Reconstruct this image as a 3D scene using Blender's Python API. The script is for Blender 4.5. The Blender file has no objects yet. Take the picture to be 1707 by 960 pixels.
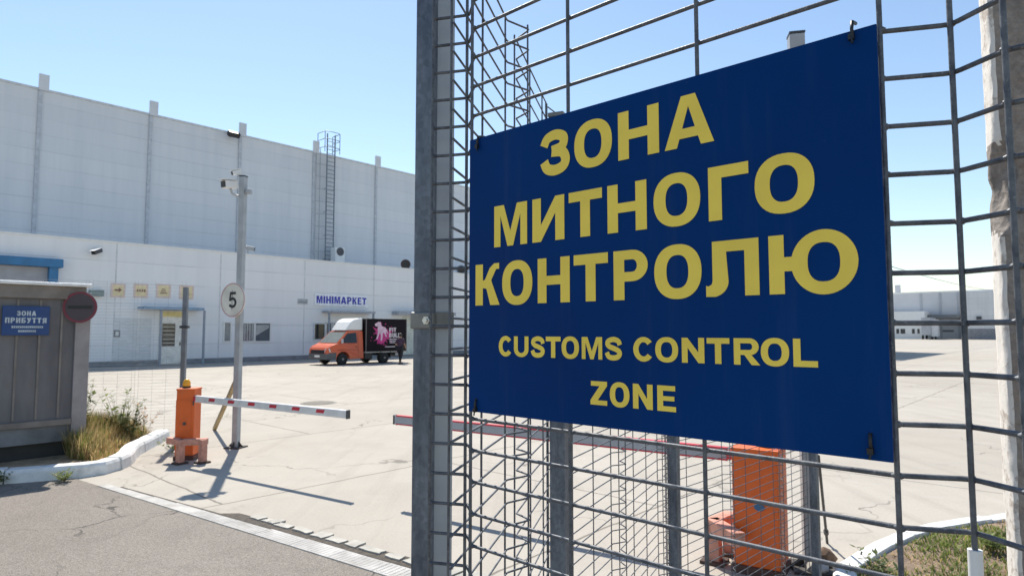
import bpy, bmesh, math, random
from mathutils import Vector, Matrix, noise
from mathutils.geometry import tessellate_polygon
R = math.radians
random.seed(7)
SC = bpy.context.scene
COL = SC.collection

# ------------------------------------------------------------------ camera
CAM_H = 1.8; PITCH = R(3.83); FPX = 1060.0
cd = bpy.data.cameras.new('camera'); cam = bpy.data.objects.new('camera', cd); COL.objects.link(cam)
cam.location = (0, 0, CAM_H); cam.rotation_euler = (math.pi/2 + PITCH, 0, 0)
cd.sensor_width = 36; cd.lens = 36*FPX/1707; cd.clip_start = .02; cd.clip_end = 4000
cd.dof.use_dof = True; cd.dof.focus_distance = .95; cd.dof.aperture_fstop = 17
SC.camera = cam
# ------------------------------------------------------------------ light
SUN_EL = R(54); SUN_AZ = R(-19)            # azimuth from +Y, clockwise positive
sd = Vector((math.sin(SUN_AZ)*math.cos(SUN_EL), math.cos(SUN_AZ)*math.cos(SUN_EL), math.sin(SUN_EL)))
W = bpy.data.worlds.new('World'); SC.world = W; W.use_nodes = True
nt = W.node_tree; sky = nt.nodes.new('ShaderNodeTexSky'); sky.sky_type = 'NISHITA'
sky.sun_disc = False; sky.sun_elevation = SUN_EL; sky.sun_rotation = SUN_AZ
sky.air_density = 1.2; sky.dust_density = .2; sky.ozone_density = 1.2; sky.altitude = 100
bg = nt.nodes['Background']; bg.inputs[1].default_value = .126
nt.links.new(sky.outputs[0], bg.inputs[0])
sl = bpy.data.lights.new('sun', 'SUN'); sl.energy = 5; sl.angle = R(.5); sl.color = (1, .94, .84)
so = bpy.data.objects.new('sun', sl); COL.objects.link(so); so.rotation_euler = sd.to_track_quat('Z', 'Y').to_euler()
so.location = (0, 0, 30)
SC.view_settings.view_transform = 'Standard'; SC.view_settings.look = 'None'
SC.view_settings.exposure = .4; SC.view_settings.gamma = 1; SC.view_settings.use_curve_mapping = False
SC.cycles.max_bounces = 8; SC.cycles.diffuse_bounces = 5

# ------------------------------------------------------------------ survey helpers: where a sight line meets a real plane
Fv = Vector((0, math.cos(PITCH), math.sin(PITCH))); Uv = Vector((0, -math.sin(PITCH), math.cos(PITCH)))
CO = Vector((0, 0, CAM_H))
def ray(u, v): return Vector((1, 0, 0))*((u-853.5)/FPX) + Fv + Uv*((480-v)/FPX)
def on_plane(u, v, p, n):
    r = ray(u, v); return CO + r*((Vector(p)-CO).dot(n)/r.dot(n))
def ground(u, v, z=0): return on_plane(u, v, (0, 0, z), Vector((0, 0, 1)))

# ------------------------------------------------------------------ materials
def nodes(name):
    m = bpy.data.materials.new(name); m.use_nodes = True
    t = m.node_tree; return m, t, t.nodes['Principled BSDF']
def lk(t, a, b): t.links.new(a, b)
def nd(t, typ, **kw):
    n = t.nodes.new('ShaderNode'+typ)
    for k, v in kw.items():
        if k in n.inputs.keys() and not hasattr(n, k): n.inputs[k].default_value = v
        elif hasattr(n, k): setattr(n, k, v)
        else: n.inputs[k].default_value = v
    return n
def mth(t, op, a, b=None, clamp=False):
    n = t.nodes.new('ShaderNodeMath'); n.operation = op; n.use_clamp = clamp
    for i, x in enumerate((a, b)):
        if x is None: continue
        if isinstance(x, (int, float)): n.inputs[i].default_value = x
        else: lk(t, x, n.inputs[i])
    return n.outputs[0]
def mixc(t, f, a, b, mode='MIX'):
    n = t.nodes.new('ShaderNodeMix'); n.data_type = 'RGBA'; n.blend_type = mode
    for s, x in ((n.inputs[0], f), (n.inputs[6], a), (n.inputs[7], b)):
        if isinstance(x, (int, float)): s.default_value = x
        elif isinstance(x, tuple): s.default_value = (*x, 1) if len(x) == 3 else x
        else: lk(t, x, s)
    return n.outputs[2]
def coords(t, scale=(1, 1, 1), rot=(0, 0, 0)):
    c = t.nodes.new('ShaderNodeTexCoord'); mp = t.nodes.new('ShaderNodeMapping')
    mp.inputs['Scale'].default_value = scale; mp.inputs['Rotation'].default_value = rot
    lk(t, c.outputs['Object'], mp.inputs[0]); return mp.outputs[0]
def noi(t, co, scale, detail=4, rough=.55):
    n = t.nodes.new('ShaderNodeTexNoise'); n.inputs['Scale'].default_value = scale
    n.inputs['Detail'].default_value = detail; n.inputs['Roughness'].default_value = rough
    lk(t, co, n.inputs[0]); return n.outputs[0]
def ramp(t, f, lo, hi):
    n = t.nodes.new('ShaderNodeMapRange'); n.inputs[1].default_value = lo; n.inputs[2].default_value = hi
    lk(t, f, n.inputs[0]); return n.outputs[0]
def bumpn(t, bsdf, h, strength=.3, dist=.01):
    b = t.nodes.new('ShaderNodeBump'); b.inputs['Strength'].default_value = strength; b.inputs['Distance'].default_value = dist
    lk(t, h, b.inputs['Height']); lk(t, b.outputs[0], bsdf.inputs['Normal'])
MATS = {}
def mat(name, c, rough=.6, metal=0, var=.12, scale=4, bump=0, bscale=60, dirt=None, dirts=1.5, stretch=(1, 1, 1), bd=.004):
    if name in MATS: return MATS[name]
    m, t, b = nodes(name)
    co = coords(t, stretch)
    f = noi(t, co, scale)
    d = tuple(x*(1-var*1.6) for x in c); l = tuple(min(1, x*(1+var)) for x in c)
    col = mixc(t, ramp(t, f, .3, .7), d, l)
    if dirt:
        g = ramp(t, noi(t, co, dirts, 6, .65), .52, .72)
        col = mixc(t, mth(t, 'MULTIPLY', g, .75), col, dirt)
    lk(t, col, b.inputs['Base Color'])
    b.inputs['Metallic'].default_value = metal
    lk(t, mth(t, 'ADD', mth(t, 'MULTIPLY', noi(t, co, scale*2.3), .25), rough-.125), b.inputs['Roughness'])
    if bump: bumpn(t, b, noi(t, co, bscale, 5), bump, bd)
    MATS[name] = m; return m

def m_galv():
    m, t, b = nodes('galvanised_steel'); co = coords(t)
    v = t.nodes.new('ShaderNodeTexVoronoi'); v.inputs['Scale'].default_value = 110; lk(t, co, v.inputs[0])
    s = noi(t, coords(t, (1, 1, .25)), 18, 5, .7)
    col = mixc(t, ramp(t, s, .35, .68), (.075, .092, .12), (.20, .225, .26))
    bwv = t.nodes.new('ShaderNodeRGBToBW'); lk(t, v.outputs['Color'], bwv.inputs[0]); col = mixc(t, .25, col, bwv.outputs[0], 'SOFT_LIGHT')
    w = ramp(t, noi(t, coords(t, (1, 1, .12)), 55, 4, .7), .6, .75)
    col = mixc(t, mth(t, 'MULTIPLY', w, .4), col, (.32, .34, .37))
    lk(t, col, b.inputs['Base Color']); b.inputs['Metallic'].default_value = .35
    lk(t, ramp(t, s, -.5, 1.4), b.inputs['Roughness'])
    bumpn(t, b, s, .25, .002); return m
GALV = m_galv()
def m_wire():
    m, t, b = nodes('zinc_wire'); co = coords(t); f = noi(t, co, 45, 5, .7); g_ = noi(t, co, 220, 4, .7)
    col = mixc(t, ramp(t, f, .35, .68), (.06, .068, .082), (.17, .18, .195))
    col = mixc(t, mth(t, 'MULTIPLY', ramp(t, g_, .6, .7), .5), col, (.34, .35, .36))
    col = mixc(t, mth(t, 'MULTIPLY', ramp(t, noi(t, co, 17, 4, .7), .64, .72), .6), col, (.13, .065, .03))
    lk(t, col, b.inputs['Base Color']); b.inputs['Metallic'].default_value = .4; lk(t, ramp(t, f, -.6, 1.4), b.inputs['Roughness'])
    bumpn(t, b, g_, .5, .001); return m
WIRE = m_wire()
STEELD = mat('dark_steel', (.07, .075, .08), .5, .5, .2, 20)

def m_yard():
    m, t, b = nodes('yard_concrete')
    co = coords(t); cr = coords(t, (1, 1, 1), (0, 0, R(-47.8)))
    big = noi(t, co, .16, 5, .6); mid = noi(t, co, 1.1, 6, .65); fine = noi(t, co, 40, 5, .7)
    col = mixc(t, ramp(t, big, .3, .7), (.37, .335, .285), (.455, .42, .365))
    col = mixc(t, mth(t, 'MULTIPLY', ramp(t, mid, .45, .72), .45), col, (.33, .30, .26))
    col = mixc(t, .35, col, mixc(t, ramp(t, fine, .3, .7), (.3, .3, .3), (.7, .7, .7)), 'SOFT_LIGHT')
    tm = noi(t, coords(t, (2.2, .12, 1), (0, 0, R(33))), 1.4, 5, .6)
    col = mixc(t, mth(t, 'MULTIPLY', ramp(t, tm, .52, .75), .32), col, (.25, .225, .19))
    oil = ramp(t, noi(t, co, .55, 5, .7), .64, .72); col = mixc(t, mth(t, 'MULTIPLY', oil, .28), col, (.17, .15, .125))
    lt = ramp(t, noi(t, co, .8, 4, .6), .58, .72); col = mixc(t, mth(t, 'MULTIPLY', lt, .3), col, (.52, .485, .43))
    # slab joints, wandering a little
    dn = t.nodes.new('ShaderNodeTexNoise'); dn.inputs['Scale'].default_value = 2.5; lk(t, co, dn.inputs[0])
    wob = t.nodes.new('ShaderNodeVectorMath'); wob.operation = 'MULTIPLY_ADD'
    lk(t, dn.outputs[1], wob.inputs[0]); wob.inputs[1].default_value = (.07, .07, 0); lk(t, cr, wob.inputs[2])
    br = t.nodes.new('ShaderNodeTexBrick'); lk(t, wob.outputs[0], br.inputs[0])
    br.inputs['Scale'].default_value = 1; br.inputs['Brick Width'].default_value = 6; br.inputs['Row Height'].default_value = 3.4
    br.inputs['Mortar Size'].default_value = .016; br.inputs['Mortar Smooth'].default_value = .4; br.offset = .5
    br.inputs[1].default_value = (0, 0, 0, 1); br.inputs[2].default_value = (0, 0, 0, 1); br.inputs[3].default_value = (1, 1, 1, 1)
    # cracks
    wob2 = t.nodes.new('ShaderNodeVectorMath'); wob2.operation = 'MULTIPLY_ADD'
    lk(t, dn.outputs[1], wob2.inputs[0]); wob2.inputs[1].default_value = (.8, .8, 0); lk(t, co, wob2.inputs[2])
    vo = t.nodes.new('ShaderNodeTexVoronoi'); vo.feature = 'DISTANCE_TO_EDGE'; vo.inputs['Scale'].default_value = .42
    lk(t, wob2.outputs[0], vo.inputs[0])
    cr_ = mth(t, 'MULTIPLY', mth(t, 'LESS_THAN', vo.outputs[0], .0045), ramp(t, noi(t, co, .45, 2), .48, .60))
    brk = mth(t, 'MULTIPLY', br.outputs[0], 1) if False else br.outputs['Color']
    sep = t.nodes.new('ShaderNodeSeparateColor'); lk(t, brk, sep.inputs[0])
    gap = mth(t, 'MAXIMUM', mth(t, 'MULTIPLY', sep.outputs[0], .7), mth(t, 'MULTIPLY', cr_, .6))
    col = mixc(t, gap, col, (.10, .09, .075))
    lk(t, col, b.inputs['Base Color']); b.inputs['Roughness'].default_value = .88; b.inputs['Specular IOR Level'].default_value = .25
    bumpn(t, b, mth(t, 'SUBTRACT', mth(t, 'ADD', mth(t, 'MULTIPLY', fine, .35), mid), gap), .35, .012)
    return m
def m_asphalt():
    m, t, b = nodes('worn_asphalt'); co = coords(t)
    v = t.nodes.new('ShaderNodeTexVoronoi'); v.inputs['Scale'].default_value = 120; lk(t, co, v.inputs[0])
    big = noi(t, co, .5, 5, .6); mid = noi(t, co, 3.5, 6, .7)
    col = mixc(t, ramp(t, big, .3, .7), (.195, .172, .148), (.245, .219, .19))
    col = mixc(t, mth(t, 'MULTIPLY', ramp(t, mid, .5, .75), .45), col, (.155, .14, .122))
    bv = t.nodes.new('ShaderNodeRGBToBW'); lk(t, v.outputs['Color'], bv.inputs[0]); col = mixc(t, .45, col, bv.outputs[0], 'SOFT_LIGHT')
    bw = noi(t, co, 260, 2); col = mixc(t, .5, col, mixc(t, ramp(t, bw, .35, .65), (.15, .15, .15), (.85, .85, .85)), 'OVERLAY')
    dn = t.nodes.new('ShaderNodeTexNoise'); dn.inputs['Scale'].default_value = 2; dn.inputs['Detail'].default_value = 6; lk(t, co, dn.inputs[0])
    wob = t.nodes.new('ShaderNodeVectorMath'); wob.operation = 'MULTIPLY_ADD'
    lk(t, dn.outputs[1], wob.inputs[0]); wob.inputs[1].default_value = (1.0, 1.0, 0); lk(t, co, wob.inputs[2])
    vo = t.nodes.new('ShaderNodeTexVoronoi'); vo.feature = 'DISTANCE_TO_EDGE'; vo.inputs['Scale'].default_value = .55; lk(t, wob.outputs[0], vo.inputs[0])
    ck = mth(t, 'MULTIPLY', mth(t, 'LESS_THAN', vo.outputs[0], .006), ramp(t, noi(t, co, .8, 2), .43, .56))
    col = mixc(t, mth(t, 'MULTIPLY', ck, .8), col, (.05, .045, .04))
    lk(t, col, b.inputs['Base Color']); b.inputs['Roughness'].default_value = .9; b.inputs['Specular IOR Level'].default_value = .3
    bumpn(t, b, mth(t, 'SUBTRACT', mth(t, 'ADD', v.outputs[0], mid), ck), .5, .006)
    return m
def m_panel(name, c, h, vert=0.0, soil=(.5, .52, .53)):
    """pale sandwich panels: horizontal seams every h metres, faint rain streaks"""
    m, t, b = nodes(name); c_ = t.nodes.new('ShaderNodeTexCoord')
    sp = t.nodes.new('ShaderNodeSeparateXYZ'); lk(t, c_.outputs['Object'], sp.inputs[0])
    fr = mth(t, 'FRACT', mth(t, 'DIVIDE', sp.outputs[2], h))
    seam = mth(t, 'LESS_THAN', fr, .035)
    idx = mth(t, 'FLOOR', mth(t, 'DIVIDE', sp.outputs[2], h))
    wn = t.nodes.new('ShaderNodeTexWhiteNoise'); wn.noise_dimensions = '1D'; lk(t, idx, wn.inputs['W'])
    st = noi(t, coords(t, (1, 1, .08)), 1.6, 5, .65); lg = noi(t, coords(t), .12, 3)
    col = mixc(t, mth(t, 'MULTIPLY', ramp(t, st, .42, .75), .6), c, soil)
    col = mixc(t, mth(t, 'MULTIPLY', ramp(t, lg, .35, .7), .25), col, soil)
    col = mixc(t, mth(t, 'MULTIPLY', wn.outputs[0], .28), col, soil)
    gs = mth(t, 'MULTIPLY', seam, ramp(t, noi(t, coords(t), .35, 3), .3, .6))
    col = mixc(t, mth(t, 'MULTIPLY', gs, .35), col, (.25, .27, .3))
    lk(t, col, b.inputs['Base Color']); b.inputs['Roughness'].default_value = .55
    bumpn(t, b, mth(t, 'SUBTRACT', mth(t, 'MULTIPLY', st, .2), seam), .4, .02); return m
YARD = m_yard(); ASPH = m_asphalt()
WALL_LO = m_panel('white_panel', (.83, .84, .85), 1.05, soil=(.70, .72, .74))
WALL_UP = m_panel('grey_panel', (.66, .68, .70), .95, soil=(.52, .56, .60))
WHITE = mat('white_paint', (.78, .78, .76), .5, 0, .05, 6, .05, 40)
KERBM = mat('kerb_whitewash', (.74, .74, .72), .8, 0, .10, 9, .5, 45, dirt=(.36, .34, .31), dirts=3.5, bd=.01)
BLUEP = mat('blue_paint', (.035, .17, .36), .5, 0, .12, 3)
GREYP = mat('grey_paint', (.36, .37, .41), .55, 0, .08, 2)
def m_sign():
    m, t, b = nodes('sign_blue'); co = coords(t)
    f = noi(t, co, 2.2, 4); st = noi(t, coords(t, (1, 1, .06)), 26, 5, .7); sp = noi(t, co, 190, 3, .7)
    col = mixc(t, ramp(t, f, .3, .7), (.0003, .026, .128), (.0006, .042, .180))
    col = mixc(t, mth(t, 'MULTIPLY', ramp(t, st, .56, .8), .05), col, (.25, .27, .28))
    col = mixc(t, mth(t, 'MULTIPLY', ramp(t, sp, .70, .78), .10), col, (.3, .3, .3))
    lk(t, col, b.inputs['Base Color']); lk(t, ramp(t, f, -.2, 1.3), b.inputs['Roughness']); b.inputs['Specular IOR Level'].default_value = .06
    bumpn(t, b, f, .08, .02); return m
SIGNB = m_sign()
SIGNY = mat('sign_yellow', (.92, .69, .11), .55, 0, .06, 12)
SIGNY.node_tree.nodes['Principled BSDF'].inputs['Specular IOR Level'].default_value = .15
SIGNE = mat('sign_edge', (.25, .3, .4), .4)
BLACKP = mat('black_plastic', (.012, .012, .013), .45)
ORANGE = mat('orange_paint', (.72, .125, .014), .5, 0, .12, 5, .1, 30, dirt=(.40, .10, .03), dirts=5)
RUST = mat('faded_pink_paint', (.56, .27, .20), .75, 0, .15, 14, .4, 60, dirt=(.24, .09, .05), dirts=9)
YELLOWL = mat('amber_lamp', (.85, .42, .02), .25)
RED = mat('red_tape', (.55, .03, .05), .5, 0, .1, 9)
ARMW = mat('arm_white', (.70, .70, .69), .45, 0, .08, 7)
ARMG = mat('arm_grey', (.36, .38, .41), .5, 0, .08, 7)
GLASS = mat('dark_glass', (.03, .035, .04), .08)
RUBBER = mat('rubber', (.02, .02, .02), .8, 0, .15, 20)
SOIL = mat('dry_soil', (.40, .29, .18), .95, 0, .3, 5, .8, 30, dirt=(.27, .19, .12), dirts=2, bd=.02)
DRYLAND = mat('dry_land', (.25, .22, .15), .95, 0, .2, .05)
POLE = mat('pole_paint', (.37, .385, .40), .5, .1, .10, 7, .1, 30)
WOOD = mat('weathered_wood', (.40, .30, .16), .8, 0, .25, 6, .4, 30, stretch=(1, 1, .2))

# ------------------------------------------------------------------ mesh builder
class MB:
    def __init__(s): s.v = []; s.f = []; s.sm = []
    def add(s, vs, fs, smooth=False):
        n = len(s.v); s.v += [Vector(p) for p in vs]
        s.f += [tuple(i+n for i in f) for f in fs]; s.sm += [smooth]*len(fs); return s
    def box(s, c, size, ax=None):
        c = Vector(c); X, Y, Z = ax or (Vector((1, 0, 0)), Vector((0, 1, 0)), Vector((0, 0, 1)))
        a, b, d = (q/2 for q in size)
        vs = [c+X*(i*a)+Y*(j*b)+Z*(k*d) for k in (-1, 1) for j in (-1, 1) for i in (-1, 1)]
        return s.add(vs, [(0, 2, 3, 1), (4, 5, 7, 6), (0, 1, 5, 4), (2, 6, 7, 3), (0, 4, 6, 2), (1, 3, 7, 5)])
    def tube(s, pts, r, n=6, caps=True, closed=False):
        pts = [Vector(p) for p in pts]; rs = r if isinstance(r, (list, tuple)) else [r]*len(pts)
        rings = []; prev = None
        for i, p in enumerate(pts):
            if closed: t = pts[(i+1) % len(pts)]-pts[i-1]
            else: t = (pts[min(i+1, len(pts)-1)]-pts[max(i-1, 0)])
            t.normalize()
            if prev is None:
                a = t.cross(Vector((0, 0, 1)) if abs(t.z) < .9 else Vector((0, 1, 0))).normalized()
            else:
                a = (prev-t*prev.dot(t)).normalized()
            prev = a; b = t.cross(a)
            rings.append([p+(a*math.cos(2*math.pi*k/n)+b*math.sin(2*math.pi*k/n))*rs[i] for k in range(n)])
        vs = [q for rg in rings for q in rg]; fs = []
        m = len(pts)
        for i in range(m if closed else m-1):
            for k in range(n):
                j = (i+1) % m
                fs.append((i*n+k, i*n+(k+1) % n, j*n+(k+1) % n, j*n+k))
        s.add(vs, fs, True)
        if caps and not closed:
            s.add(rings[0], [tuple(range(n-1, -1, -1))]); s.add(rings[-1], [tuple(range(n))])
        return s
    def poly(s, pts3): return s.add(pts3, [tuple(range(len(pts3)))])
    def prism(s, outer, fn, d0, d1, holes=()):
        """outline in 2D (a,b); fn(a,b,d) -> world; solid between depths d0 and d1"""
        loops = [list(outer)]+[list(h) for h in holes]
        flat = [p for l in loops for p in l]
        tris = tessellate_polygon([[Vector((p[0], p[1], 0)) for p in l] for l in loops])
        n = len(flat)
        s.add([fn(p[0], p[1], d0) for p in flat]+[fn(p[0], p[1], d1) for p in flat],
              [tuple(t) for t in tris]+[tuple(i+n for i in reversed(t)) for t in tris])
        o = 0
        for l in loops:
            k = len(l); vs = [fn(p[0], p[1], d) for d in (d0, d1) for p in l]
            s.add(vs, [(i, (i+1) % k, k+(i+1) % k, k+i) for i in range(k)])
        return s
    def sheet(s, outer, fn, d, holes=()):
        loops = [list(outer)]+[list(h) for h in holes]; flat = [p for l in loops for p in l]
        tris = tessellate_polygon([[Vector((p[0], p[1], 0)) for p in l] for l in loops])
        return s.add([fn(p[0], p[1], d) for p in flat], [tuple(t) for t in tris])
    def build(s, name, m, parent=None, bevel=0, seg=2, fix=True):
        o0 = Vector((0, 0, 0)); q = parent
        while q is not None: o0 += q.location; q = q.parent
        me = bpy.data.meshes.new(name); me.from_pydata([tuple(p-o0) for p in s.v], [], s.f)
        for p, k in zip(me.polygons, s.sm): p.use_smooth = k
        if fix:
            b = bmesh.new(); b.from_mesh(me)
            if bevel: bmesh.ops.remove_doubles(b, verts=b.verts, dist=1e-5)
            bmesh.ops.recalc_face_normals(b, faces=b.faces); b.to_mesh(me); b.free()
        me.materials.append(m); o = bpy.data.objects.new(name, me); COL.objects.link(o)
        if parent: o.parent = parent
        if bevel:
            md = o.modifiers.new('bevel', 'BEVEL'); md.width = bevel; md.segments = seg; md.limit_method = 'ANGLE'; md.angle_limit = R(40)
        return o
    def build_at(s, name, m, base, bevel=0):
        """top-level single mesh with its origin at its base"""
        b = Vector(base); s.v = [p-b for p in s.v]; o = s.build(name, m, None, bevel); o.location = b; return o
def tag(o, label, cat, group=None):
    o['label'] = label; o['category'] = cat
    if group: o['group'] = group
    return o
def thing(name, label, cat, loc, group=None):
    o = bpy.data.objects.new(name, None); COL.objects.link(o); o.location = loc; o.empty_display_size = .2
    return tag(o, label, cat, group)
def struct(o, kind='structure'): o['kind'] = kind; return o
def copy_tree(o, parent=None):
    c = o.copy(); COL.objects.link(c)
    if parent: c.parent = parent
    for ch in list(o.children): copy_tree(ch, c)
    return c
def frame(o, X, Y, Z):
    o = Vector(o); X = Vector(X); Y = Vector(Y); Z = Vector(Z)
    return lambda a, b, c: o+X*a+Y*b+Z*c
def arc(cx, cy, rx, ry, a0, a1, n=14):
    return [(cx+rx*math.cos(R(a0+(a1-a0)*i/n)), cy+ry*math.sin(R(a0+(a1-a0)*i/n))) for i in range(n+1)]
def ell(cx, cy, rx, ry, n=40, p=2.25):
    o = []
    for i in range(n):
        a = 2*math.pi*i/n; c, s_ = math.cos(a), math.sin(a)
        o.append((cx+rx*math.copysign(abs(c)**(2/p), c), cy+ry*math.copysign(abs(s_)**(2/p), s_)))
    return o

# ------------------------------------------------------------------ lettering (heavy grotesque drawn from outlines)
def crom(P, n=6):
    P = [Vector((*p, 0)) for p in P]; o = []
    for i in range(len(P)-1):
        a = P[max(i-1, 0)]; b = P[i]; c = P[i+1]; d = P[min(i+2, len(P)-1)]
        for k in range(n):
            t = k/n
            q = .5*((2*b)+(c-a)*t+(2*a-5*b+4*c-d)*t*t+(3*b-a-3*c+d)*t**3); o.append((q.x, q.y))
    o.append((P[-1].x, P[-1].y)); return o
def stroke(P, w):
    L, Rr = [], []
    for i, p in enumerate(P):
        a = P[max(i-1, 0)]; b = P[min(i+1, len(P)-1)]; dx, dy = b[0]-a[0], b[1]-a[1]; l = math.hypot(dx, dy) or 1
        nx, ny = -dy/l*w/2, dx/l*w/2; L.append((p[0]+nx, p[1]+ny)); Rr.append((p[0]-nx, p[1]-ny))
    return L+Rr[::-1]
NATW = {'І': .32, 'I': .32, 'М': 1.02, 'M': 1.02, 'Ю': 1.3, 'О': .98, 'O': .98, 'А': .98, 'Т': .8, 'T': .8, 'Г': .66, 'L': .7, ' ': .42,
        'E': .72, 'Е': .72, 'Р': .82, 'P': .82, 'З': .74, '5': .72, 'Z': .78, 'С': .9, 'C': .9}
def glyph(ch, W, t=.26, b=.2):
    t = min(t, W*.42)
    if ch in 'НH': return [([(0, 0), (t, 0), (t, .4), (W-t, .4), (W-t, 0), (W, 0), (W, 1), (W-t, 1), (W-t, .4+b), (t, .4+b), (t, 1), (0, 1)], [])]
    if ch in 'ОO': return [(ell(W/2, .5, W/2, .52), [ell(W/2, .5, W/2-t*1.03, .52-b*1.02, p=2.4)])]
    if ch in 'АA': 
        a = W*.5; h = t*1.02
        return [([(0, 0), (h, 0), (h+.055, .17), (W-h-.055, .17), (W-h, 0), (W, 0), (a+h*.56, 1), (a-h*.56, 1)],
                 [[(h+.115, .36), (W-h-.115, .36), (a, .78)]])]
    if ch in 'МM': return [([(0, 0), (t*.82, 0), (t*.82, .74), (W/2-t*.36, 0), (W/2+t*.36, 0), (W-t*.82, .74), (W-t*.82, 0), (W, 0), (W, 1), (W-t*1.25, 1), (W/2, .36), (t*1.25, 1), (0, 1)], [])]
    if ch == 'И': return [([(0, 0), (t, 0), (W-t, .62), (W-t, 0), (W, 0), (W, 1), (W-t, 1), (t, .38), (t, 1), (0, 1)], [])]
    if ch == 'N': return [([(0, 0), (t, 0), (t, .60), (W-t, 0), (W, 0), (W, 1), (W-t, 1), (W-t, .42), (t, 1), (0, 1)], [])]
    if ch in 'ТT': return [([(W/2-t/2, 0), (W/2+t/2, 0), (W/2+t/2, 1-b*1.1), (W, 1-b*1.1), (W, 1), (0, 1), (0, 1-b*1.1), (W/2-t/2, 1-b*1.1)], [])]
    if ch == 'Г': return [([(0, 0), (t, 0), (t, 1-b*1.1), (W, 1-b*1.1), (W, 1), (0, 1)], [])]
    if ch == 'П': return [([(0, 0), (t, 0), (t, 1-b), (W-t, 1-b), (W-t, 0), (W, 0), (W, 1), (0, 1)], [])]
    if ch == 'L': return [([(0, 0), (W, 0), (W, b*1.1), (t, b*1.1), (t, 1), (0, 1)], [])]
    if ch in 'ІI': return [([(0, 0), (W, 0), (W, 1), (0, 1)], [])]
    if ch in 'EЕ': return [([(0, 0), (W, 0), (W, b), (t, b), (t, .41), (W*.92, .41), (W*.92, .59), (t, .59), (t, 1-b), (W*.97, 1-b), (W*.97, 1), (0, 1)], [])]
    if ch == 'Z': return [([(0, 0), (W, 0), (W, b), (W*.44, b), (W, .82), (W, 1), (.03, 1), (.03, 1-b), (W*.55, 1-b), (0, .19)], [])]
    if ch in 'КK': return [([(0, 0), (t, 0), (t, .42), (W*.46, .40), (W-t*1.2, 0), (W, 0), (W*.70, .52), (W*.66, .60), (W*.86, .86), (W*.98, .86), (W*.98, 1), (W*.78, 1), (W*.60, .90), (W*.40, .62), (t, .60), (t, 1), (0, 1)], [])]
    if ch in 'РPR':
        rx = min(.36, W*.5); ho = [(t, .56)]+arc(W-rx, .685, max(rx-t, .09), .125, -90, 90, 10)+[(t, .81)]
        p = [([(0, 0), (t, 0), (t, .37)]+arc(W-rx, .685, rx*.97, .315, -90, 90, 14)+[(0, 1)], [ho])]
        if ch == 'R': p.append(([(W*.36, .45), (W*.36+t*1.05, .45), (W+.03, 0), (W-t*1.12, 0)], []))
        return p
    if ch == 'Я': return [([(W-x, y) for x, y in o][::-1], [[(W-x, y) for x, y in h] for h in hs]) for o, hs in glyph('R', W, t, b)]
    if ch in 'БB':
        rx = min(.36, W*.5); ho = [(t, .19)]+arc(W-rx, .305, max(rx-t, .09), .115, -90, 90, 10)+[(t, .42)]
        if ch == 'Б': return [([(0, 0)]+arc(W-rx, .305, rx, .305, -90, 90, 14)+[(t, .61), (t, 1-b), (W*.93, 1-b), (W*.93, 1), (0, 1)], [ho])]
        h2 = [(t, .61)]+arc(W-rx, .71, max(rx-t, .08), .10, -90, 90, 10)+[(t, .81)]
        return [([(0, 0)]+arc(W-rx, .29, rx, .29, -90, 80, 12)+arc(W-rx-.03, .74, rx*.95, .26, -70, 90, 12)+[(0, 1)], [ho, h2])]
    if ch == 'Л':
        i = t*.62
        return [([(0, .0)]+arc(i*.7, .27, W*.34-i*.1, .28, -78, 0, 8)+[(W*.40, 1-b), (W-t, 1-b), (W-t, 0), (W, 0), (W, 1), (W*.13, 1)]+[(W*.13, .28), (W*.11, .22), (W*.05, .19), (0, .2)], [])]
    if ch == 'Ю':
        c = W-.51; rx, ry = .51, .53; q = .12/ry; dx = rx*math.sqrt(1-q*q)
        a0 = 180+math.degrees(math.asin(q)); ring = arc(c, .5, rx, ry, a0, a0+360-2*math.degrees(math.asin(q)), 44)
        return [([(0, 0), (t, 0), (t, .38)]+ring+[(t, .62), (t, 1), (0, 1)], [ell(c, .5, rx-t*1.03, ry-b*1.05, p=2.4)])]
    if ch in 'CС':
        return [(arc(W*.53, .5, W*.53, .52, 38, 322, 30)+arc(W*.53, .5, W*.53-t*1.03, .52-b*1.1, 322, 38, 30), [])]
    if ch == 'U': return [([(0, 1), (0, .36)]+arc(W/2, .36, W/2, .38, 180, 360, 18)+[(W, 1), (W-t, 1), (W-t, .38)]+arc(W/2, .38, W/2-t, .2, 360, 180, 14)+[(t, 1)], [])]
    if ch == 'У': return [(stroke([(t*.5, 1), (W*.52, .38)], t), []), (stroke([(W-t*.5, 1), (W*.55, .32), (W*.42, .12), (W*.14, .1)], t*.95), [])]
    if ch == 'S':
        P = crom([(.87, .66), (.78, .83), (.5, .90), (.22, .83), (.15, .70), (.28, .58), (.55, .5), (.8, .40), (.86, .27), (.74, .14), (.48, .095), (.22, .15), (.11, .33)])
        return [(stroke([(x*W, y) for x, y in P], b*1.15), [])]
    if ch == 'З':
        P = crom([(.08, .68), (.2, .84), (.48, .90), (.74, .83), (.78, .71), (.68, .59), (.36, .545)])
        Q = crom([(.36, .53), (.72, .48), (.84, .30), (.74, .15), (.46, .095), (.2, .16), (.09, .33)])
        return [(stroke([(x*W, y) for x, y in P], b*1.15), []), (stroke([(x*W, y) for x, y in Q], b*1.2), [])]
    if ch == '5':
        P = crom([(.16, .48), (.4, .58), (.7, .54), (.86, .34), (.72, .14), (.42, .09), (.1, .2)])
        return [(stroke([(x*W, y) for x, y in P], b*.85), []), ([(.06*W, .44), (.24*W, .44), (.32*W, .84), (.88*W, .84), (.88*W, 1), (.16*W, 1)], [])]
    return []
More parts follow.
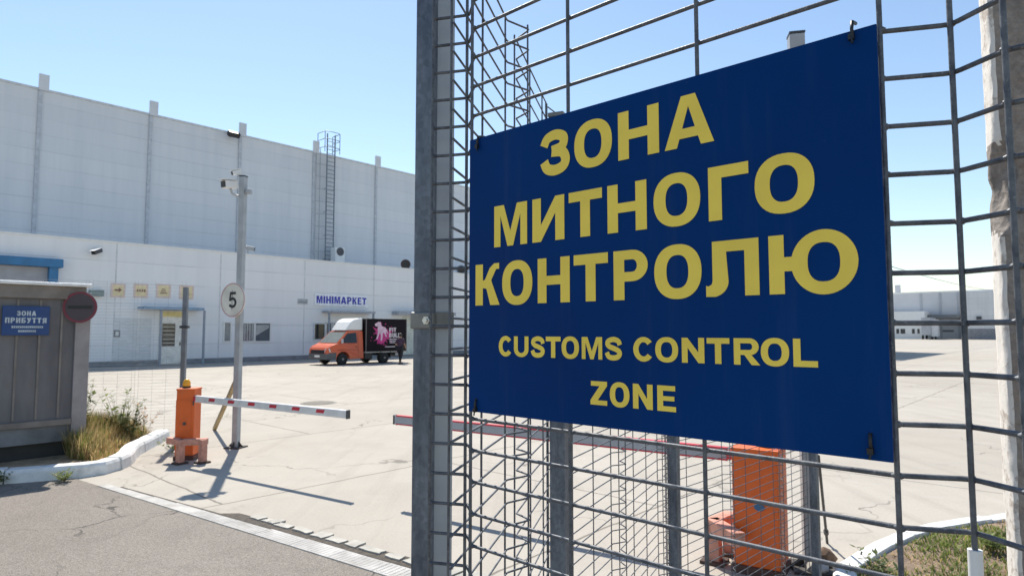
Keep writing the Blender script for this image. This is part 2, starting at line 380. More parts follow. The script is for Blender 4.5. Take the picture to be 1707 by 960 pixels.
def put_glyph(mb, ch, fn, u0, u1, v0, v1, d, step, t=.26, b=.2):
    h = v1-v0; Wd = (u1-u0)/h
    for i, (o, hs) in enumerate(glyph(ch, Wd, t, b)):
        mb.sheet([(u0+x*h, v0+y*h) for x, y in o], fn, d+i*step, [[(u0+x*h, v0+y*h) for x, y in hh] for hh in hs])
def put_text(mb, s, fn, u0, u1, v0, v1, d, step, gap=.13, t=.26, b=.2):
    ws = [NATW.get(c, .84) for c in s]; tot = sum(ws)+gap*(len(s)-1); k = (u1-u0)/tot; u = u0
    for c, w in zip(s, ws):
        if c != ' ': put_glyph(mb, c, fn, u, u+w*k, v0, v1, d, step, t, b)
        u += (w+gap)*k

# ================================================================== SETTING
Z3 = Vector((0, 0, 1))
g = MB(); g.poly([(-900, -300, -.03), (900, -300, -.03), (900, 1500, -.03), (-900, 1500, -.03)]); struct(g.build('ground', DRYLAND))
g = MB(); g.poly([(-70, -60, 0), (190, -60, 0), (190, 210, 0), (-70, 210, 0)]); struct(g.build('yard', YARD))
DP = Vector((-4.38, 7.23, 0)); DG = Vector((.82, -.572, 0)).normalized(); DN = Vector((-DG.y, DG.x, 0))     # drain line, DN to the far side
fnD = lambda a, b, c: DP+DG*a+DN*b+Z3*c
g = MB(); g.poly([fnD(-14, -.0, .004), fnD(-14, -40, .004), fnD(40, -40, .004), fnD(40, -.0, .004)]); struct(g.build('road', ASPH))
# drain: a shallow concrete channel edge with cross slots
g = MB(); t_ = -.5; random.seed(3)
DRAIN = mat('drain_concrete', (.44, .425, .40), .8, 0, .16, 5, .5, 40, dirt=(.29, .27, .235), dirts=3.5, bd=.01)
while t_ < 6.5:
    l = random.uniform(.45, .62) if t_ < 1.7 else .5; w = .11+.022*min(4, max(0, t_+.5))+random.uniform(-.008, .008)
    g.box(fnD(t_+l/2, w/2-.02, .0015+random.uniform(0, .002)), (l-.002, w, .02), (DG, DN, Z3))
    if t_ > 1.2:
        k = .02
        while k < l-.02: g.box(fnD(t_+k+.012, w/2-.02, .0125), (.024, w*.8, .0045), (DG, DN, Z3)); k += .045
    t_ += l
struct(g.build('drain', DRAIN, bevel=.004, seg=1))
# crumbled block edging between drain and yard
g = MB(); random.seed(11)
EDGE = mat('edge_blocks', (.44, .42, .37), .9, 0, .15, 8, .6, 50, bd=.01)
t_ = 1.9
g2 = MB(); g2.poly([fnD(-.25, .115, .003), fnD(1.85, .16, .003), fnD(6.4, .245, .003), fnD(6.4, .44, .003), fnD(1.85, .30, .003), fnD(1.7, .185, .003), fnD(-.25, .135, .003)])
struct(g2.build('gutter', mat('gutter_dirt', (.09, .075, .06), .95, 0, .3, 20, .5, 80)))
while t_ < 6.3:
    l = random.uniform(.09, .30); w = random.uniform(.07, .17)*min(1, .6+t_*.12)
    if random.random() < .9:
        k = 6; pts = []
        for (a, b) in ((0, 0), (.5, -.03), (1, 0), (1, .5), (1, 1), (.5, 1.02), (0, 1), (0, .5)):
            pts.append((t_+a*l*.80+random.uniform(-.012, .012), .258+b*w+random.uniform(-.012, .012)))
        g.prism(pts, fnD, .0, .012+random.uniform(0, .006))
    t_ += l
struct(g.build('pavement_edge', EDGE))
# kerbs
def kerb(pts, w, h, side, name, blk=1.0):
    """pts: outer bottom line; w thickness towards the planted side (side=+1 left of travel)"""
    P = [Vector((p[0], p[1], 0)) for p in pts]
    # resample
    Q = crom([(p.x, p.y) for p in P], 10); Q = [Vector((x, y, 0)) for x, y in Q]
    L = [0]
    for a, b in zip(Q, Q[1:]): L.append(L[-1]+(b-a).length)
    def at(s):
        s = min(max(s, 0), L[-1])
        for i in range(len(Q)-1):
            if L[i+1] >= s:
                f = (s-L[i])/max(1e-6, L[i+1]-L[i]); return Q[i].lerp(Q[i+1], f), (Q[i+1]-Q[i]).normalized()
        return Q[-1], (Q[-1]-Q[-2]).normalized()
    mb = MB(); s = 0; rnd = random.Random(5)
    while s < L[-1]-.05:
        e = min(s+blk*rnd.uniform(.9, 1.15), L[-1]); n = 5; jit = rnd.uniform(-.012, .012); tilt = rnd.uniform(-.01, .012)
        rings = []
        for i in range(n+1):
            q = s+.006+(e-s-.012)*i/n; p, t = at(q); nn = Vector((-t.y, t.x, 0))*side
            p = p+nn*jit; nz = noise.noise(p*3)*.008
            hh = h+tilt*(i/n)+nz
            rings.append([p+nn*0, p+nn*.012+Z3*(hh*.75), p+nn*.035+Z3*hh, p+nn*w+Z3*(hh+.002), p+nn*w])
        vs = [v for r_ in rings for v in r_]; fs = []
        for i in range(n):
            for k in range(4): fs.append((i*5+k, i*5+k+1, (i+1)*5+k+1, (i+1)*5+k))
        fs += [(0, 1, 2, 3, 4), tuple(n*5+k for k in (4, 3, 2, 1, 0))]
        mb.add(vs, fs); s = e
    return struct(mb.build(name, KERBM, bevel=.008, seg=2))
kerb([(-9.5, 6.0), (-7.2, 7.02), (-6.07, 7.54), (-5.44, 7.82), (-5.10, 8.15), (-5.12, 8.7), (-5.41, 9.4), (-5.73, 10.78)], .2, .16, 1, 'kerb', 1.25)
kerb([(8.6, 7.6), (4.69, 6.17), (3.66, 5.77), (3.01, 5.36), (2.51, 4.93), (2.30, 4.72), (2.2, 4.5)], .16, .10, 1, 'kerb', 1.1)
# planted ground
def soil(name, pts, z, m=SOIL):
    mb = MB(); xs = [p[0] for p in pts]; ys = [p[1] for p in pts]
    mb.sheet(pts, lambda a, b, c: Vector((a, b, c)), z); return struct(mb.build(name, m))
LEFTP = [(-5.63, 7.94), (-5.30, 8.25), (-5.32, 8.72), (-5.58, 9.36), (-5.92, 10.78), (-7.6, 10.6), (-9.5, 8.2), (-9.5, 6.25), (-7.3, 7.2)]
RIGHTP = [(2.36, 4.62), (2.42, 4.72), (2.62, 4.82), (3.1, 5.22), (3.72, 5.62), (4.74, 6.02), (8.6, 7.4), (10, 7), (10, -2), (1.4, -2), (1.4, 3.0)]
soil('earth', LEFTP, .09); soil('earth', RIGHTP, .07, mat('brown_soil', (.27, .195, .135), .95, 0, .3, 5, .8, 30, dirt=(.17, .12, .085), dirts=2.5, bd=.02))

def inside(p, poly):
    c = False; n = len(poly)
    for i in range(n):
        a, b = poly[i], poly[i-1]
        if (a[1] > p[1]) != (b[1] > p[1]) and p[0] < (b[0]-a[0])*(p[1]-a[1])/(b[1]-a[1])+a[0]: c = not c
    return c
def blade(mb, p, h, w, az, lean, bend=.5):
    p = Vector(p); s = Vector((math.cos(az+1.57), math.sin(az+1.57), 0))*w/2; d = Vector((math.cos(az), math.sin(az), 0))
    m_ = p+Z3*h*.55+d*(lean*h*.35); t = p+Z3*h*(1-.15*lean)+d*(lean*h*(.6+bend*.5))
    mb.add([p-s, p+s, m_-s*.8, m_+s*.8, t], [(0, 1, 3, 2), (2, 3, 4)])
def leafy(name, c, var=.3, sc=6):
    m = mat(name, c, .6, 0, var, sc); t = m.node_tree; b = t.nodes['Principled BSDF']
    tr = t.nodes.new('ShaderNodeBsdfTranslucent'); mx = t.nodes.new('ShaderNodeMixShader'); mx.inputs[0].default_value = .45
    lk(t, b.inputs['Base Color'].links[0].from_socket, tr.inputs[0]); out = t.nodes['Material Output']
    lk(t, b.outputs[0], mx.inputs[1]); lk(t, tr.outputs[0], mx.inputs[2]); lk(t, mx.outputs[0], out.inputs[0]); return m
DRY = leafy('dry_grass_blades', (.60, .45, .22)); DRY2 = leafy('reddish_dry_stems', (.42, .24, .11)); GRN = leafy('green_blades', (.20, .24, .055)); GRN2 = leafy('fresh_green', (.20, .25, .055)); OLIVE = leafy('olive_leaf', (.15, .19, .06))
rnd = random.Random(21)
def sow(n, poly, box, fh, w, dens=None, lean=(.1, .7), z=.08):
    mb = MB(); k = 0; tries = 0
    while k < n and tries < n*30:
        tries += 1
        x = rnd.uniform(box[0], box[1]); y = rnd.uniform(box[2], box[3])
        if not inside((x, y), poly): continue
        q = noise.noise(Vector((x*1.6, y*1.6, 3)))*.5+.5
        if dens and rnd.random() > dens(x, y, q): continue
        blade(mb, (x, y, z), fh(x, y, q)*rnd.uniform(.6, 1.2), w*rnd.uniform(.7, 1.4), rnd.uniform(0, 6.28), rnd.uniform(*lean)); k += 1
    return mb
LEFTG = [(-5.9, 8.62), (-5.36, 8.38), (-5.37, 8.75), (-5.63, 9.38), (-5.96, 10.75), (-7.1, 10.6), (-7.1, 10.0)]
LB = (-7.1, -5.3, 8.3, 10.75)
KB = [(-7.3, 7.1), (-6.1, 7.72), (-5.5, 8.02), (-5.30, 8.3), (-5.32, 8.75), (-5.6, 9.4), (-5.92, 10.78)]
def kd(x, y):
    best = 9
    for (a, b), (c, d) in zip(KB, KB[1:]):
        f = max(0, min(1, ((x-a)*(c-a)+(y-b)*(d-b))/((c-a)**2+(d-b)**2))); best = min(best, math.hypot(x-a-f*(c-a), y-b-f*(d-b)))
    return best
far_ = lambda x, y: max(0, min(1, (kd(x, y)-.05)/.42))
hl = lambda x, y, q: .05+.42*far_(x, y)*(.45+.7*q)
o = sow(5200, LEFTG, LB, hl, .008, lambda x, y, q: (.35+.55*q)*(.35+.65*far_(x, y))).build('dry_grass', DRY, fix=False); struct(o, 'stuff'); tag(o, 'dry tan grass growing behind the white kerb beside the grey booth', 'grass')
o = sow(1000, LEFTG, LB, lambda x, y, q: hl(x, y, q)*1.1, .006, lambda x, y, q: q).build('dry_weeds', DRY2, fix=False); struct(o, 'stuff'); tag(o, 'reddish brown dry stems among the tan grass behind the kerb', 'weeds')
o = sow(3600, LEFTG, LB, lambda x, y, q: hl(x, y, q)*.95, .010, lambda x, y, q: max(.12, q*1.7-.5)*(.1+.9*far_(x, y))).build('green_grass', GRN, fix=False); struct(o, 'stuff'); tag(o, 'green grass tufts among dry stems behind the white kerb', 'grass')
RB = (2.3, 8, 3.0, 7.2)
o = sow(15000, RIGHTP, RB, lambda x, y, q: .025+.10*q*q, .011, lambda x, y, q: max(0, q*2.4-.75), (.5, 1.3), .07).build('green_grass', GRN2, fix=False); struct(o, 'stuff'); tag(o, 'short patchy green grass behind the right kerb near the concrete pillar', 'grass')
o = sow(4500, RIGHTP, RB, lambda x, y, q: .03+.06*q, .007, lambda x, y, q: max(0, 1.35-q*1.8), (.6, 1.3), .07).build('dry_grass', DRY, fix=False); struct(o, 'stuff'); tag(o, 'short withered tan grass patches behind the right kerb', 'grass')

def weed(name, base, h, n, label, m=OLIVE, spread=.35, group=None):
    th = thing(name, label, 'weed', base, group); st = MB(); lf = MB(); b = Vector(base)
    for i in range(n):
        az = rnd.uniform(0, 6.28); ln = rnd.uniform(.1, spread)*h; hh = h*rnd.uniform(.6, 1.05)
        tip = b+Vector((math.cos(az)*ln, math.sin(az)*ln, hh)); mid = b.lerp(tip, .5)+Vector((0, 0, hh*.08))
        st.tube([b, mid, tip], [.004*h+.002, .003*h+.001, .001], 4)
        for k in range(16):
            f = rnd.uniform(.2, 1); p = b.lerp(tip, f); a2 = rnd.uniform(0, 6.28); l = rnd.uniform(.05, .11)*(.5+h*.7)
            d = Vector((math.cos(a2), math.sin(a2), rnd.uniform(-.1, .8))).normalized(); s_ = d.cross(Z3).normalized()*l*.2
            lf.add([p, p+d*l*.5+s_, p+d*l, p+d*l*.5-s_], [(0, 1, 2, 3)])
    st.build('stem', mat('weed_stem', (.16, .15, .06), .8), th); lf.build('leaves', m, th, fix=False); return th
weed('tall_weed', (-6.55, 9.75, .09), .95, 12, 'leafy green tall weed standing next to the grey booth', OLIVE, .3)
weed('tall_weed', (-5.98, 10.1, .09), .68, 14, 'bushy green weed between the dry grass and the orange barrier cabinet', OLIVE, .5)
weed('tall_weed', (-6.25, 10.25, .09), .8, 13, 'pale green weed between the two bushier weeds behind the kerb', GRN2, .4)
weed('tall_weed', (-6.75, 9.35, .09), .7, 10, 'yellow green weed half hidden by the booth corner post', GRN2, .4)
weed('dry_stalk_weed', (-5.85, 10.2, .09), .6, 4, 'thin dry branching weed leaning towards the thin grey post', DRY2, .55)
weed('kerb_weed', (-5.02, 9.55, 0), .26, 9, 'small green weed growing at the foot of the kerb near the barrier cabinet', GRN2, .9)
weed('kerb_weed', (-5.35, 7.74, 0), .14, 11, 'low green weed at the kerb corner beside the drain start', GRN2, 1.3)
weed('kerb_weed', (-5.95, 7.52, 0), .16, 5, 'dark little weed against the shaded kerb below the booth', OLIVE, 1.0)
weed('ground_weed', (3.75, 5.1, .07), .14, 14, 'low green leafy weed in the right grass behind the mesh fence', GRN2, 1.5)
weed('ground_weed', (2.55, 4.55, .07), .16, 9, 'brownish leafy weed at the foot of the far fence post', OLIVE, 1.2)

# ================================================================== MAIN BUILDING
E = Vector((.672, .741, 0)).normalized(); M_ = Vector((E.y, -E.x, 0))          # along the wall / out of the wall
BO = ground(140, 613); BO.z = 0
fnB = lambda a, b, c: BO+E*a+Z3*b+M_*c            # along, up, out
def wp(u, v, out=0):
    p = on_plane(u, v, BO+M_*out, M_)-BO; return p.dot(E), p.z
BAX = (E, M_, Z3)
def bbox(mb, s0, s1, z0, z1, o0, o1): return mb.box(fnB((s0+s1)/2, (z0+z1)/2, (o0+o1)/2), (abs(s1-s0), abs(o1-o0), abs(z1-z0)), BAX)
S0, S1 = -26, 66; SET = 9.0
ZP = (wp(0, 385)[1]+wp(600, 440)[1])/2; ZT = (wp(0, 135, -SET)[1]+wp(600, 272, -SET)[1])/2
hall = thing('warehouse', 'long white warehouse with a tall grey upper wall and low front block', 'warehouse', fnB(0, 0, 0))
bbox(MB(), S0, S1, 0, ZP-.08, -SET, 0).build('front_wall', WALL_LO, hall)
bbox(MB(), S0-.03, S1+.03, ZP-.08, ZP, -SET-.05, .05).build('parapet_cap', WHITE, hall)
bbox(MB(), S0, S1, 0, ZT, -SET-45, -SET-.06).build('upper_wall', WALL_UP, hall)
bbox(MB(), S0-.03, S1+.03, ZT, ZT+.12, -SET-45.05, -SET+.02).build('roof_edge', mat('roof_edge_grey', (.56, .59, .62), .5), hall)
PLINTH = mat('plinth_grey', (.25, .26, .28), .8, 0, .15, 3)
bbox(MB(), S0, S1, 0, .28, .0, .035).build('plinth', PLINTH, hall)
PIL = mat('pilaster_grey', (.60, .63, .66), .55, 0, .06, 1); JOINT = mat('panel_joint', (.47, .50, .54), .6)
pa = wp(71, 160, -SET)[0]; pb = wp(629, 280, -SET)[0]; st_ = (pb-pa)/4
for k in range(-2, 9):
    s = pa+k*st_
    if s > S1 or s < S0: continue
    p = bbox(MB(), s-.22, s+.28, ZT-.02, ZT+.95, -SET-.05, -SET+.12).build('pilaster', PIL, hall)
    bbox(MB(), s-.20, s+.0, ZP-.3, ZT-.03, -SET-.05, -SET+.04).build('joint_strip', JOINT, p)
for k in range(-5, 12):       # faint vertical joints of the low front block are part of its wall
    s = k*5.2+1.2
    bbox(MB(), s-.03, s+.03, .3, ZP-.1, .0, .012).build('panel_joint', mat('white_joint', (.62, .64, .66), .6), hall)
def wall_box(name, u0, v0, u1, v1, o0, o1, m, parent=hall, bevel=0):
    a, z1 = wp(u0, v0, o1); b, z0 = wp(u1, v1, o1)
    return bbox(MB(), a, b, z0, z1, o0, o1).build(name, m, parent, bevel)
def rng(u0, v0, u1, v1, out=0):
    a, z1 = wp(u0, v0, out); b, z0 = wp(u1, v1, out); return a, b, z0, z1
# blue framed dock door on the far left
a, b, z0, z1 = rng(0, 437, 88, 466)
zt = wp(50, 432)[1]; sR = wp(94, 450)[0]
bbox(MB(), sR-5.5, sR-.35, .1, zt-.35, 0, .06).build('dock_door', GREYP, hall)
d = MB(); bbox(d, sR-5.9, sR+.16, zt-.34, zt+.05, 0, .5); bbox(d, sR-.35, sR+.0, 0, zt-.345, 0, .4); bbox(d, sR-5.85, sR-5.5, 0, zt-.345, 0, .4)
d.build('dock_frame', BLUEP, hall)
# entrance with flat canopy
a, b, z0, z1 = rng(240, 512, 341, 516, .9); zc = (z0+z1)/2
bbox(MB(), a, b, zc-.07, zc+.07, .0, .9).build('canopy', BLUEP if False else mat('canopy_blue', (.22, .33, .46), .5), hall)
for u in (268, 340):
    s = wp(u, 560, .85)[0]; bbox(MB(), s-.05, s+.05, 0, zc-.07, .78, .86).build('canopy_post', mat('frame_grey', (.27, .31, .37), .5), hall)
a, b, z0, z1 = rng(266, 517, 304, 606)
dr = bbox(MB(), a, b, .05, z1, 0, .08).build('door', mat('door_white', (.80, .79, .74), .5), hall, .01)
a2, b2, zz0, zz1 = rng(271, 539, 291, 577, .08)
bbox(MB(), a2, b2, zz0, zz1, .08, .09).build('pane', GLASS, dr)
bl = MB()
for k in range(5):
    z = zz0+(zz1-zz0)*(k+.8)/5.6; bbox(bl, a2+.03, b2-.03, z-.035, z+.035, .091, .10)
bl.build('blind', mat('blind_tan', (.40, .37, .30), .7), dr)
bbox(MB(), a+.1, b-.1, z1-.34, z1-.06, .08, .10).build('door_sign', mat('door_yellow', (.75, .62, .25), .6), dr)
bbox(MB(), b-.22, b-.17, 1.0, 1.2, .08, .13).build('handle', STEELD, dr)
a, b, z0, z1 = rng(190, 530, 250, 606); bbox(MB(), a, b, .1, z1, 0, .03).build('shutter', mat('shutter_pale', (.66, .69, .71), .5, stretch=(1, 1, 6)), hall)
# windows
for (u0, v0, u1, v1, kind) in ((374, 538, 383, 568, 0), (402, 539, 422, 568, 1), (426, 539, 449, 568, 2)):
    a, b, z0, z1 = rng(u0, v0, u1, v1)
    f = MB(); e_ = .07
    for (x0, x1, y0, y1) in ((a-e_, b+e_, z1, z1+e_), (a-e_, b+e_, z0-e_, z0), (a-e_, a, z0, z1), (b, b+e_, z0, z1)): bbox(f, x0, x1, y0, y1, .0, .07)
    w = f.build('window', WHITE, hall)
    bbox(MB(), a, b, z0, z1, .005, .02).build('pane', mat('window_glass', (.13, .15, .17), .06), w)
    cu = MB()
    if kind != 2:
        for k in range(5): 
            x = a+(b-a)*(k+.5)/5; bbox(cu, x-(b-a)*.06, x+(b-a)*.06, z0+.03, z1-.03, .021, .026)
    else:
        cu.prism([(a+.03, z0+.3), (b-.05, z1-.25), (b-.05, z1-.06), (a+.03, z1-.1)], lambda p, q, r: fnB(p, q, r), .021, .026)
    cu.build('curtain', mat('curtain_grey', (.42, .43, .42), .8), w)
# minimarket entrance: dark glazing and canopy
for (u0, v0, u1, v1) in ((524, 540, 540, 565), (544, 539, 551, 564), (556, 539, 590, 590)):
    a, b, z0, z1 = rng(u0, v0, u1, v1)
    f = MB(); e_ = .08
    for (x0, x1, y0, y1) in ((a-e_, b+e_, z1, z1+e_), (a-e_, b+e_, z0-e_, z0), (a-e_, a, z0, z1), (b, b+e_, z0, z1)): bbox(f, x0, x1, y0, y1, .0, .08)
    w = f.build('window', mat('frame_pale', (.6, .63, .66), .5), hall)
    bbox(MB(), a, b, z0, z1, .005, .03).build('pane', GLASS, w)
a, b, z0, z1 = rng(548, 518, 626, 522, .8); zc2 = (z0+z1)/2
bbox(MB(), a, b, zc2-.07, zc2+.07, 0, .8).build('canopy', mat('canopy_grey', (.34, .37, .42), .5), hall)
for s in (a+.1, b-.1): bbox(MB(), s-.05, s+.05, 0, zc2-.07, .66, .76).build('canopy_post', mat('frame_grey', (.27, .31, .37), .5), hall)
a, b, z0, z1 = rng(665, 520, 760, 525, .8); zc3 = (z0+z1)/2
bbox(MB(), a, b, zc3-.12, zc3+.12, 0, .8).build('canopy', mat('canopy_grey', (.34, .37, .42), .5), hall)
a, b, z0, z1 = rng(671, 528, 712, 590); bbox(MB(), a, b, .1, z1, 0, .05).build('door', mat('door_cream', (.66, .68, .60), .5), hall)

# things on the building
def wall_sign(name, u0, v0, u1, v1, m, label, cat, th=.05, group=None):
    a, b, z0, z1 = rng(u0, v0, u1, v1, th); c = fnB((a+b)/2, z0, 0)
    t = thing(name, label, cat, c, group); return t, a, b, z0, z1
t, a, b, z0, z1 = wall_sign('shop_sign', 525, 489, 613, 512, WHITE, 'white shop sign with blue lettering above the market entrance behind the truck', 'sign', .08)
bbox(MB(), a, b, z0, z1, 0, .08).build('panel', mat('sign_white', (.84, .86, .9), .4), t)
mb = MB(); put_text(mb, 'МІНІМАРКЕТ', fnB, a+.12, b-.12, z0+.16, z1-.14, .086, .002, .14, .27, .2); mb.build('lettering', mat('letter_blue', (.02, .035, .42), .45), t, fix=False)
YM = [mat('tag_yellow', (.80, .68, .40), .6), mat('tag_frame', (.74, .58, .52), .6), mat('tag_mark', (.22, .10, .08), .6)]
first = None
ylab = ['yellow square notice with a dark arrow, leftmost of four on the warehouse wall', 'yellow square notice with a red line of marks, second of four on the warehouse wall',
        'yellow square notice right above the entrance canopy, third of four', 'yellow square notice behind the thin grey post, rightmost of four']
for i, (uc, vc) in enumerate(((197, 484), (235, 484.5), (273, 485), (311, 487))):
    t, a, b, z0, z1 = wall_sign('notice_board', uc-11.5, vc-12, uc+11.5, vc+12, WHITE, ylab[i], 'notice', .04, 'yellow notices on the warehouse wall')
    bbox(MB(), a, b, z0, z1, 0, .04).build('frame', YM[1], t)
    bbox(MB(), a+.09, b-.09, z0+.09, z1-.09, .04, .046).build('panel', YM[0], t)
    k = MB(); cx, cz = (a+b)/2, (z0+z1)/2
    if i == 0: k.prism([(cx-.16, cz-.03), (cx+.02, cz-.03), (cx+.02, cz-.12), (cx+.16, cz+.03), (cx+.02, cz+.15), (cx+.02, cz+.06), (cx-.16, cz+.06)], fnB, .046, .05)
    elif i == 1:
        for q in range(4): bbox(k, cx-.2+q*.11, cx-.12+q*.11, cz-.06, cz+.07, .046, .05)
    else:
        for q in range(3): bbox(k, cx-.17+.03*q, cx+.17-.05*q, cz-.14+q*.1, cz-.09+q*.1, .046, .05)
    k.build('mark', YM[2], t)
t, a, b, z0, z1 = wall_sign('wall_plaque', 497, 498, 513, 507, WHITE, 'small grey plaque on the wall left of the shop sign', 'plaque')
bbox(MB(), a, b, z0, z1, 0, .04).build('panel', mat('plaque_grey', (.42, .46, .48), .6), t); bbox(MB(), a+.05, b-.05, z0+.09, z0+.14, .04, .046).build('mark', PLINTH, t)
t, a, b, z0, z1 = wall_sign('wall_lamp', 150, 483, 173, 494, WHITE, 'grey green box lamp on the warehouse wall beside the round dark sign', 'lamp', .3)
bbox(MB(), a, b, z0, z1, .06, .36).build('housing', mat('lamp_green', (.19, .25, .25), .5), t, .02); bbox(MB(), (a+b)/2-.06, (a+b)/2+.06, z0+.05, z1-.05, 0, .06).build('bracket', STEELD, t)
t, a, b, z0, z1 = wall_sign('wall_notice', 190, 550, 200, 562, WHITE, 'small white notice on the shutter under the leftmost yellow notice', 'notice')
bbox(MB(), a, b, z0, z1, .03, .05).build('panel', PLINTH, t); bbox(MB(), a+.07, b-.07, z0+.08, z1-.08, .05, .056).build('sheet', WHITE, t)
def cctv(base, d, up, sz, label, arm=None, body=WHITE, hood=True):
    """bullet camera: housing, lens, bracket; base = point where the bracket ends, d = view direction"""
    d = Vector(d).normalized(); sX = d.cross(Z3).normalized(); u = sX.cross(d)
    t = thing('security_camera', label, 'camera', base); c = Vector(base)+up
    ax = (d, sX, u); l, w, h = sz
    MB().box(c, (l, w, h), ax).build('housing', body, t, min(w, h)*.12)
    MB().box(c+d*(l/2+.004), (.012, w*.82, h*.8), ax).build('lens', BLACKP, t)
    if hood: MB().box(c+u*(h/2+.012)+d*l*.1, (l*1.15, w*1.12, .012), ax).build('hood', WHITE, t)
    r_ = h*.16; k = MB(); k.tube([Vector(base), Vector(base)+up*.45, c-u*h*.5], r_, 8)
    if arm is not None: k.tube([Vector(arm), Vector(base)], r_, 8)
    k.build('bracket', mat('bracket_grey', (.45, .46, .47), .5), t); return t
s, z = wp(158, 420); cctv(fnB(s, z, .0), M_*.5-E*.6-Z3*.3, M_*.35, (.55, .22, .2), 'small dark security camera on the white front wall above the entrance', None, mat('cam_dark', (.06, .06, .07), .5))
s, z = wp(413, 422, -.3); cctv(fnB(s, ZP, -.3), E*.8+M_*.5-Z3*.15, Z3*max(.35, z-ZP+.1), (.75, .3, .26), 'grey floodlight shaped camera on a stalk at the warehouse parapet beside the pole', None, mat('cam_grey', (.38, .4, .42), .5), False)
# floodlight high on the upper wall
s, z = wp(384, 227, -SET); t = thing('floodlight', 'dark floodlight at the top edge of the grey upper wall', 'floodlight', fnB(s, z, -SET))
MB().box(fnB(s, z, -SET+.55), (.8, .4, .35), (E, (M_-Z3*.7).normalized(), (Z3+M_*.7).normalized())).build('housing', BLACKP, t, .03)
bbox(MB(), s-.05, s+.05, z-.05, z+.05, -SET-.06, -SET+.5).build('bracket', STEELD, t)
# caged ladder up the upper wall
LD = mat('ladder_grey', (.17, .20, .24), .5, .3)
s0, s1 = wp(540, 330, -SET)[0], wp(553, 330, -SET)[0]; ztop = wp(548, 214, -SET)[1]
ladder = thing('roof_ladder', 'tall grey steel roof ladder with a rail loop at its top', 'ladder', fnB((s0+s1)/2, ZP, -SET+.35))
for s in (s0, s1):
    MB().tube([fnB(s, ZP-.1, -SET+.35), fnB(s, ZT+1.7, -SET+.35)], .055, 6).build('rail', LD, ladder)
q = MB(); z = ZP+.2
while z < ZT+1.4: q.tube([fnB(s0, z, -SET+.35), fnB(s1, z, -SET+.35)], .028, 5); z += .33
q.build('rungs', LD, ladder)
q = MB()
for zz in (ZT+.5, ZT+1.15, ZT+1.75):
    q.tube([fnB(s0-.42, zz, -SET-.4), fnB(s0-.42, zz, -SET+.7), fnB(s0, zz, -SET+.85), fnB(s1, zz, -SET+.85), fnB(s1+.22, zz, -SET+.7), fnB(s1+.22, zz, -SET-.4)], .03, 5)
for s in (s0-.42, s1+.22):
    for o_ in (-.38, .7): q.tube([fnB(s, ZT+.1, -SET+o_), fnB(s, ZT+1.75, -SET+o_)], .03, 5)
q.build('guard_rail', LD, ladder)
q = MB(); z = ZP+1.2
while z < ZT-2:
    for s in (s0, s1): MB().tube([fnB(s, z, -SET-.06), fnB(s, z, -SET+.35)], .02, 5).build('stay', LD, ladder)
    z += 1.9
q = MB(); pz = ZT-5.2
for s in (s0-.8, s0-.45): q.tube([fnB(s, ZP, -SET+.1), fnB(s, ZT+.4, -SET+.1)], .03, 5)
for k in range(9): z = ZP+.8+k*1.0; q.tube([fnB(s0-.8, z, -SET+.1), fnB(s0, z, -SET+.35)], .022, 5)
q.build('side_conduit', mat('conduit_pale', (.36, .39, .42), .5), ladder)
# roof equipment
a, b, z0, z1 = rng(557, 411, 577, 434, -SET+1.2); zb = ZP; c = fnB((a+b)/2, ZP, -SET+1.0)
t = thing('air_conditioner', 'white air conditioner with a round dark fan on the low roof beside the ladder', 'air conditioner', c)
bbox(MB(), a+.12, b-.12, ZP, z1-.02, -SET+.5, -SET+1.2).build('housing', WHITE, t, .03)
fc = fnB((a+b)/2, z1-.36, -SET+1.2)
MB().tube([fc+M_*.002, fc+M_*.03], (b-a)*.30, 20).build('fan', mat('fan_dark', (.08, .08, .09), .5), t)
VR = [mat('vent_dark', (.05, .02, .025), .45), mat('vent_blue', (.10, .14, .19), .5)]
for i, (u, v, lab) in enumerate(((676, 436, 'dark red round vent drum at the roof edge just left of the near post'), (768, 443, 'dark grey blue vent drum at the roof edge seen between post and sign'))):
    s, z = wp(u, v, -.8); c = fnB(s, ZP, -.8); t = thing('roof_vent', lab, 'vent', c)
    r_ = .36; z = ZP+.34
    dd = (M_*.8-E*.6).normalized()
    MB().tube([fnB(s, z, -.8)-dd*.35, fnB(s, z, -.8)+dd*.3, fnB(s, z, -.8)+dd*.36], [r_*.9, r_*.95, r_], 20).build('drum', VR[i], t)
    MB().tube([fnB(s, z, -.8)+dd*.362, fnB(s, z, -.8)+dd*.38], r_*.78, 20).build('opening', BLACKP, t)
    bbox(MB(), s-.2, s+.2, ZP, ZP+.1, -1.0, -.6).build('base', STEELD, t)

# ================================================================== FAR BUILDING across the yard
D_ = Vector((E.y, -E.x, 0))                     # same direction as the sign fence, running right and nearer
FO = ground(1550, 564.8); FO.z = 0; FN = -E
fnF = lambda a, b, c: FO+D_*a+Z3*b+FN*c
def fp(u, v, out=0):
    p = on_plane(u, v, FO+FN*out, FN)-FO; return p.dot(D_), p.z
def fbox(mb, s0, s1, z0, z1, o0, o1): return mb.box(fnF((s0+s1)/2, (z0+z1)/2, (o0+o1)/2), (abs(s1-s0), abs(o1-o0), abs(z1-z0)), (D_, FN, Z3))
FARW = m_panel('far_panel', (.72, .72, .73), 1.2); FARG = mat('far_grey', (.55, .56, .58), .6, 0, .05, .3)
far = thing('warehouse', 'distant pale warehouse across the yard at the right with a low white annex', 'warehouse', FO)
ft = fp(1550, 488)[1]; sl_, sr_ = fp(1380, 540)[0], fp(1800, 540)[0]
fbox(MB(), sl_-10, sr_+45, 0, ft, -40, 0).build('main_wall', FARG, far)
fbox(MB(), sl_-10.1, sr_+45.1, ft, ft+.3, -40, .1).build('roof_edge', WHITE, far)
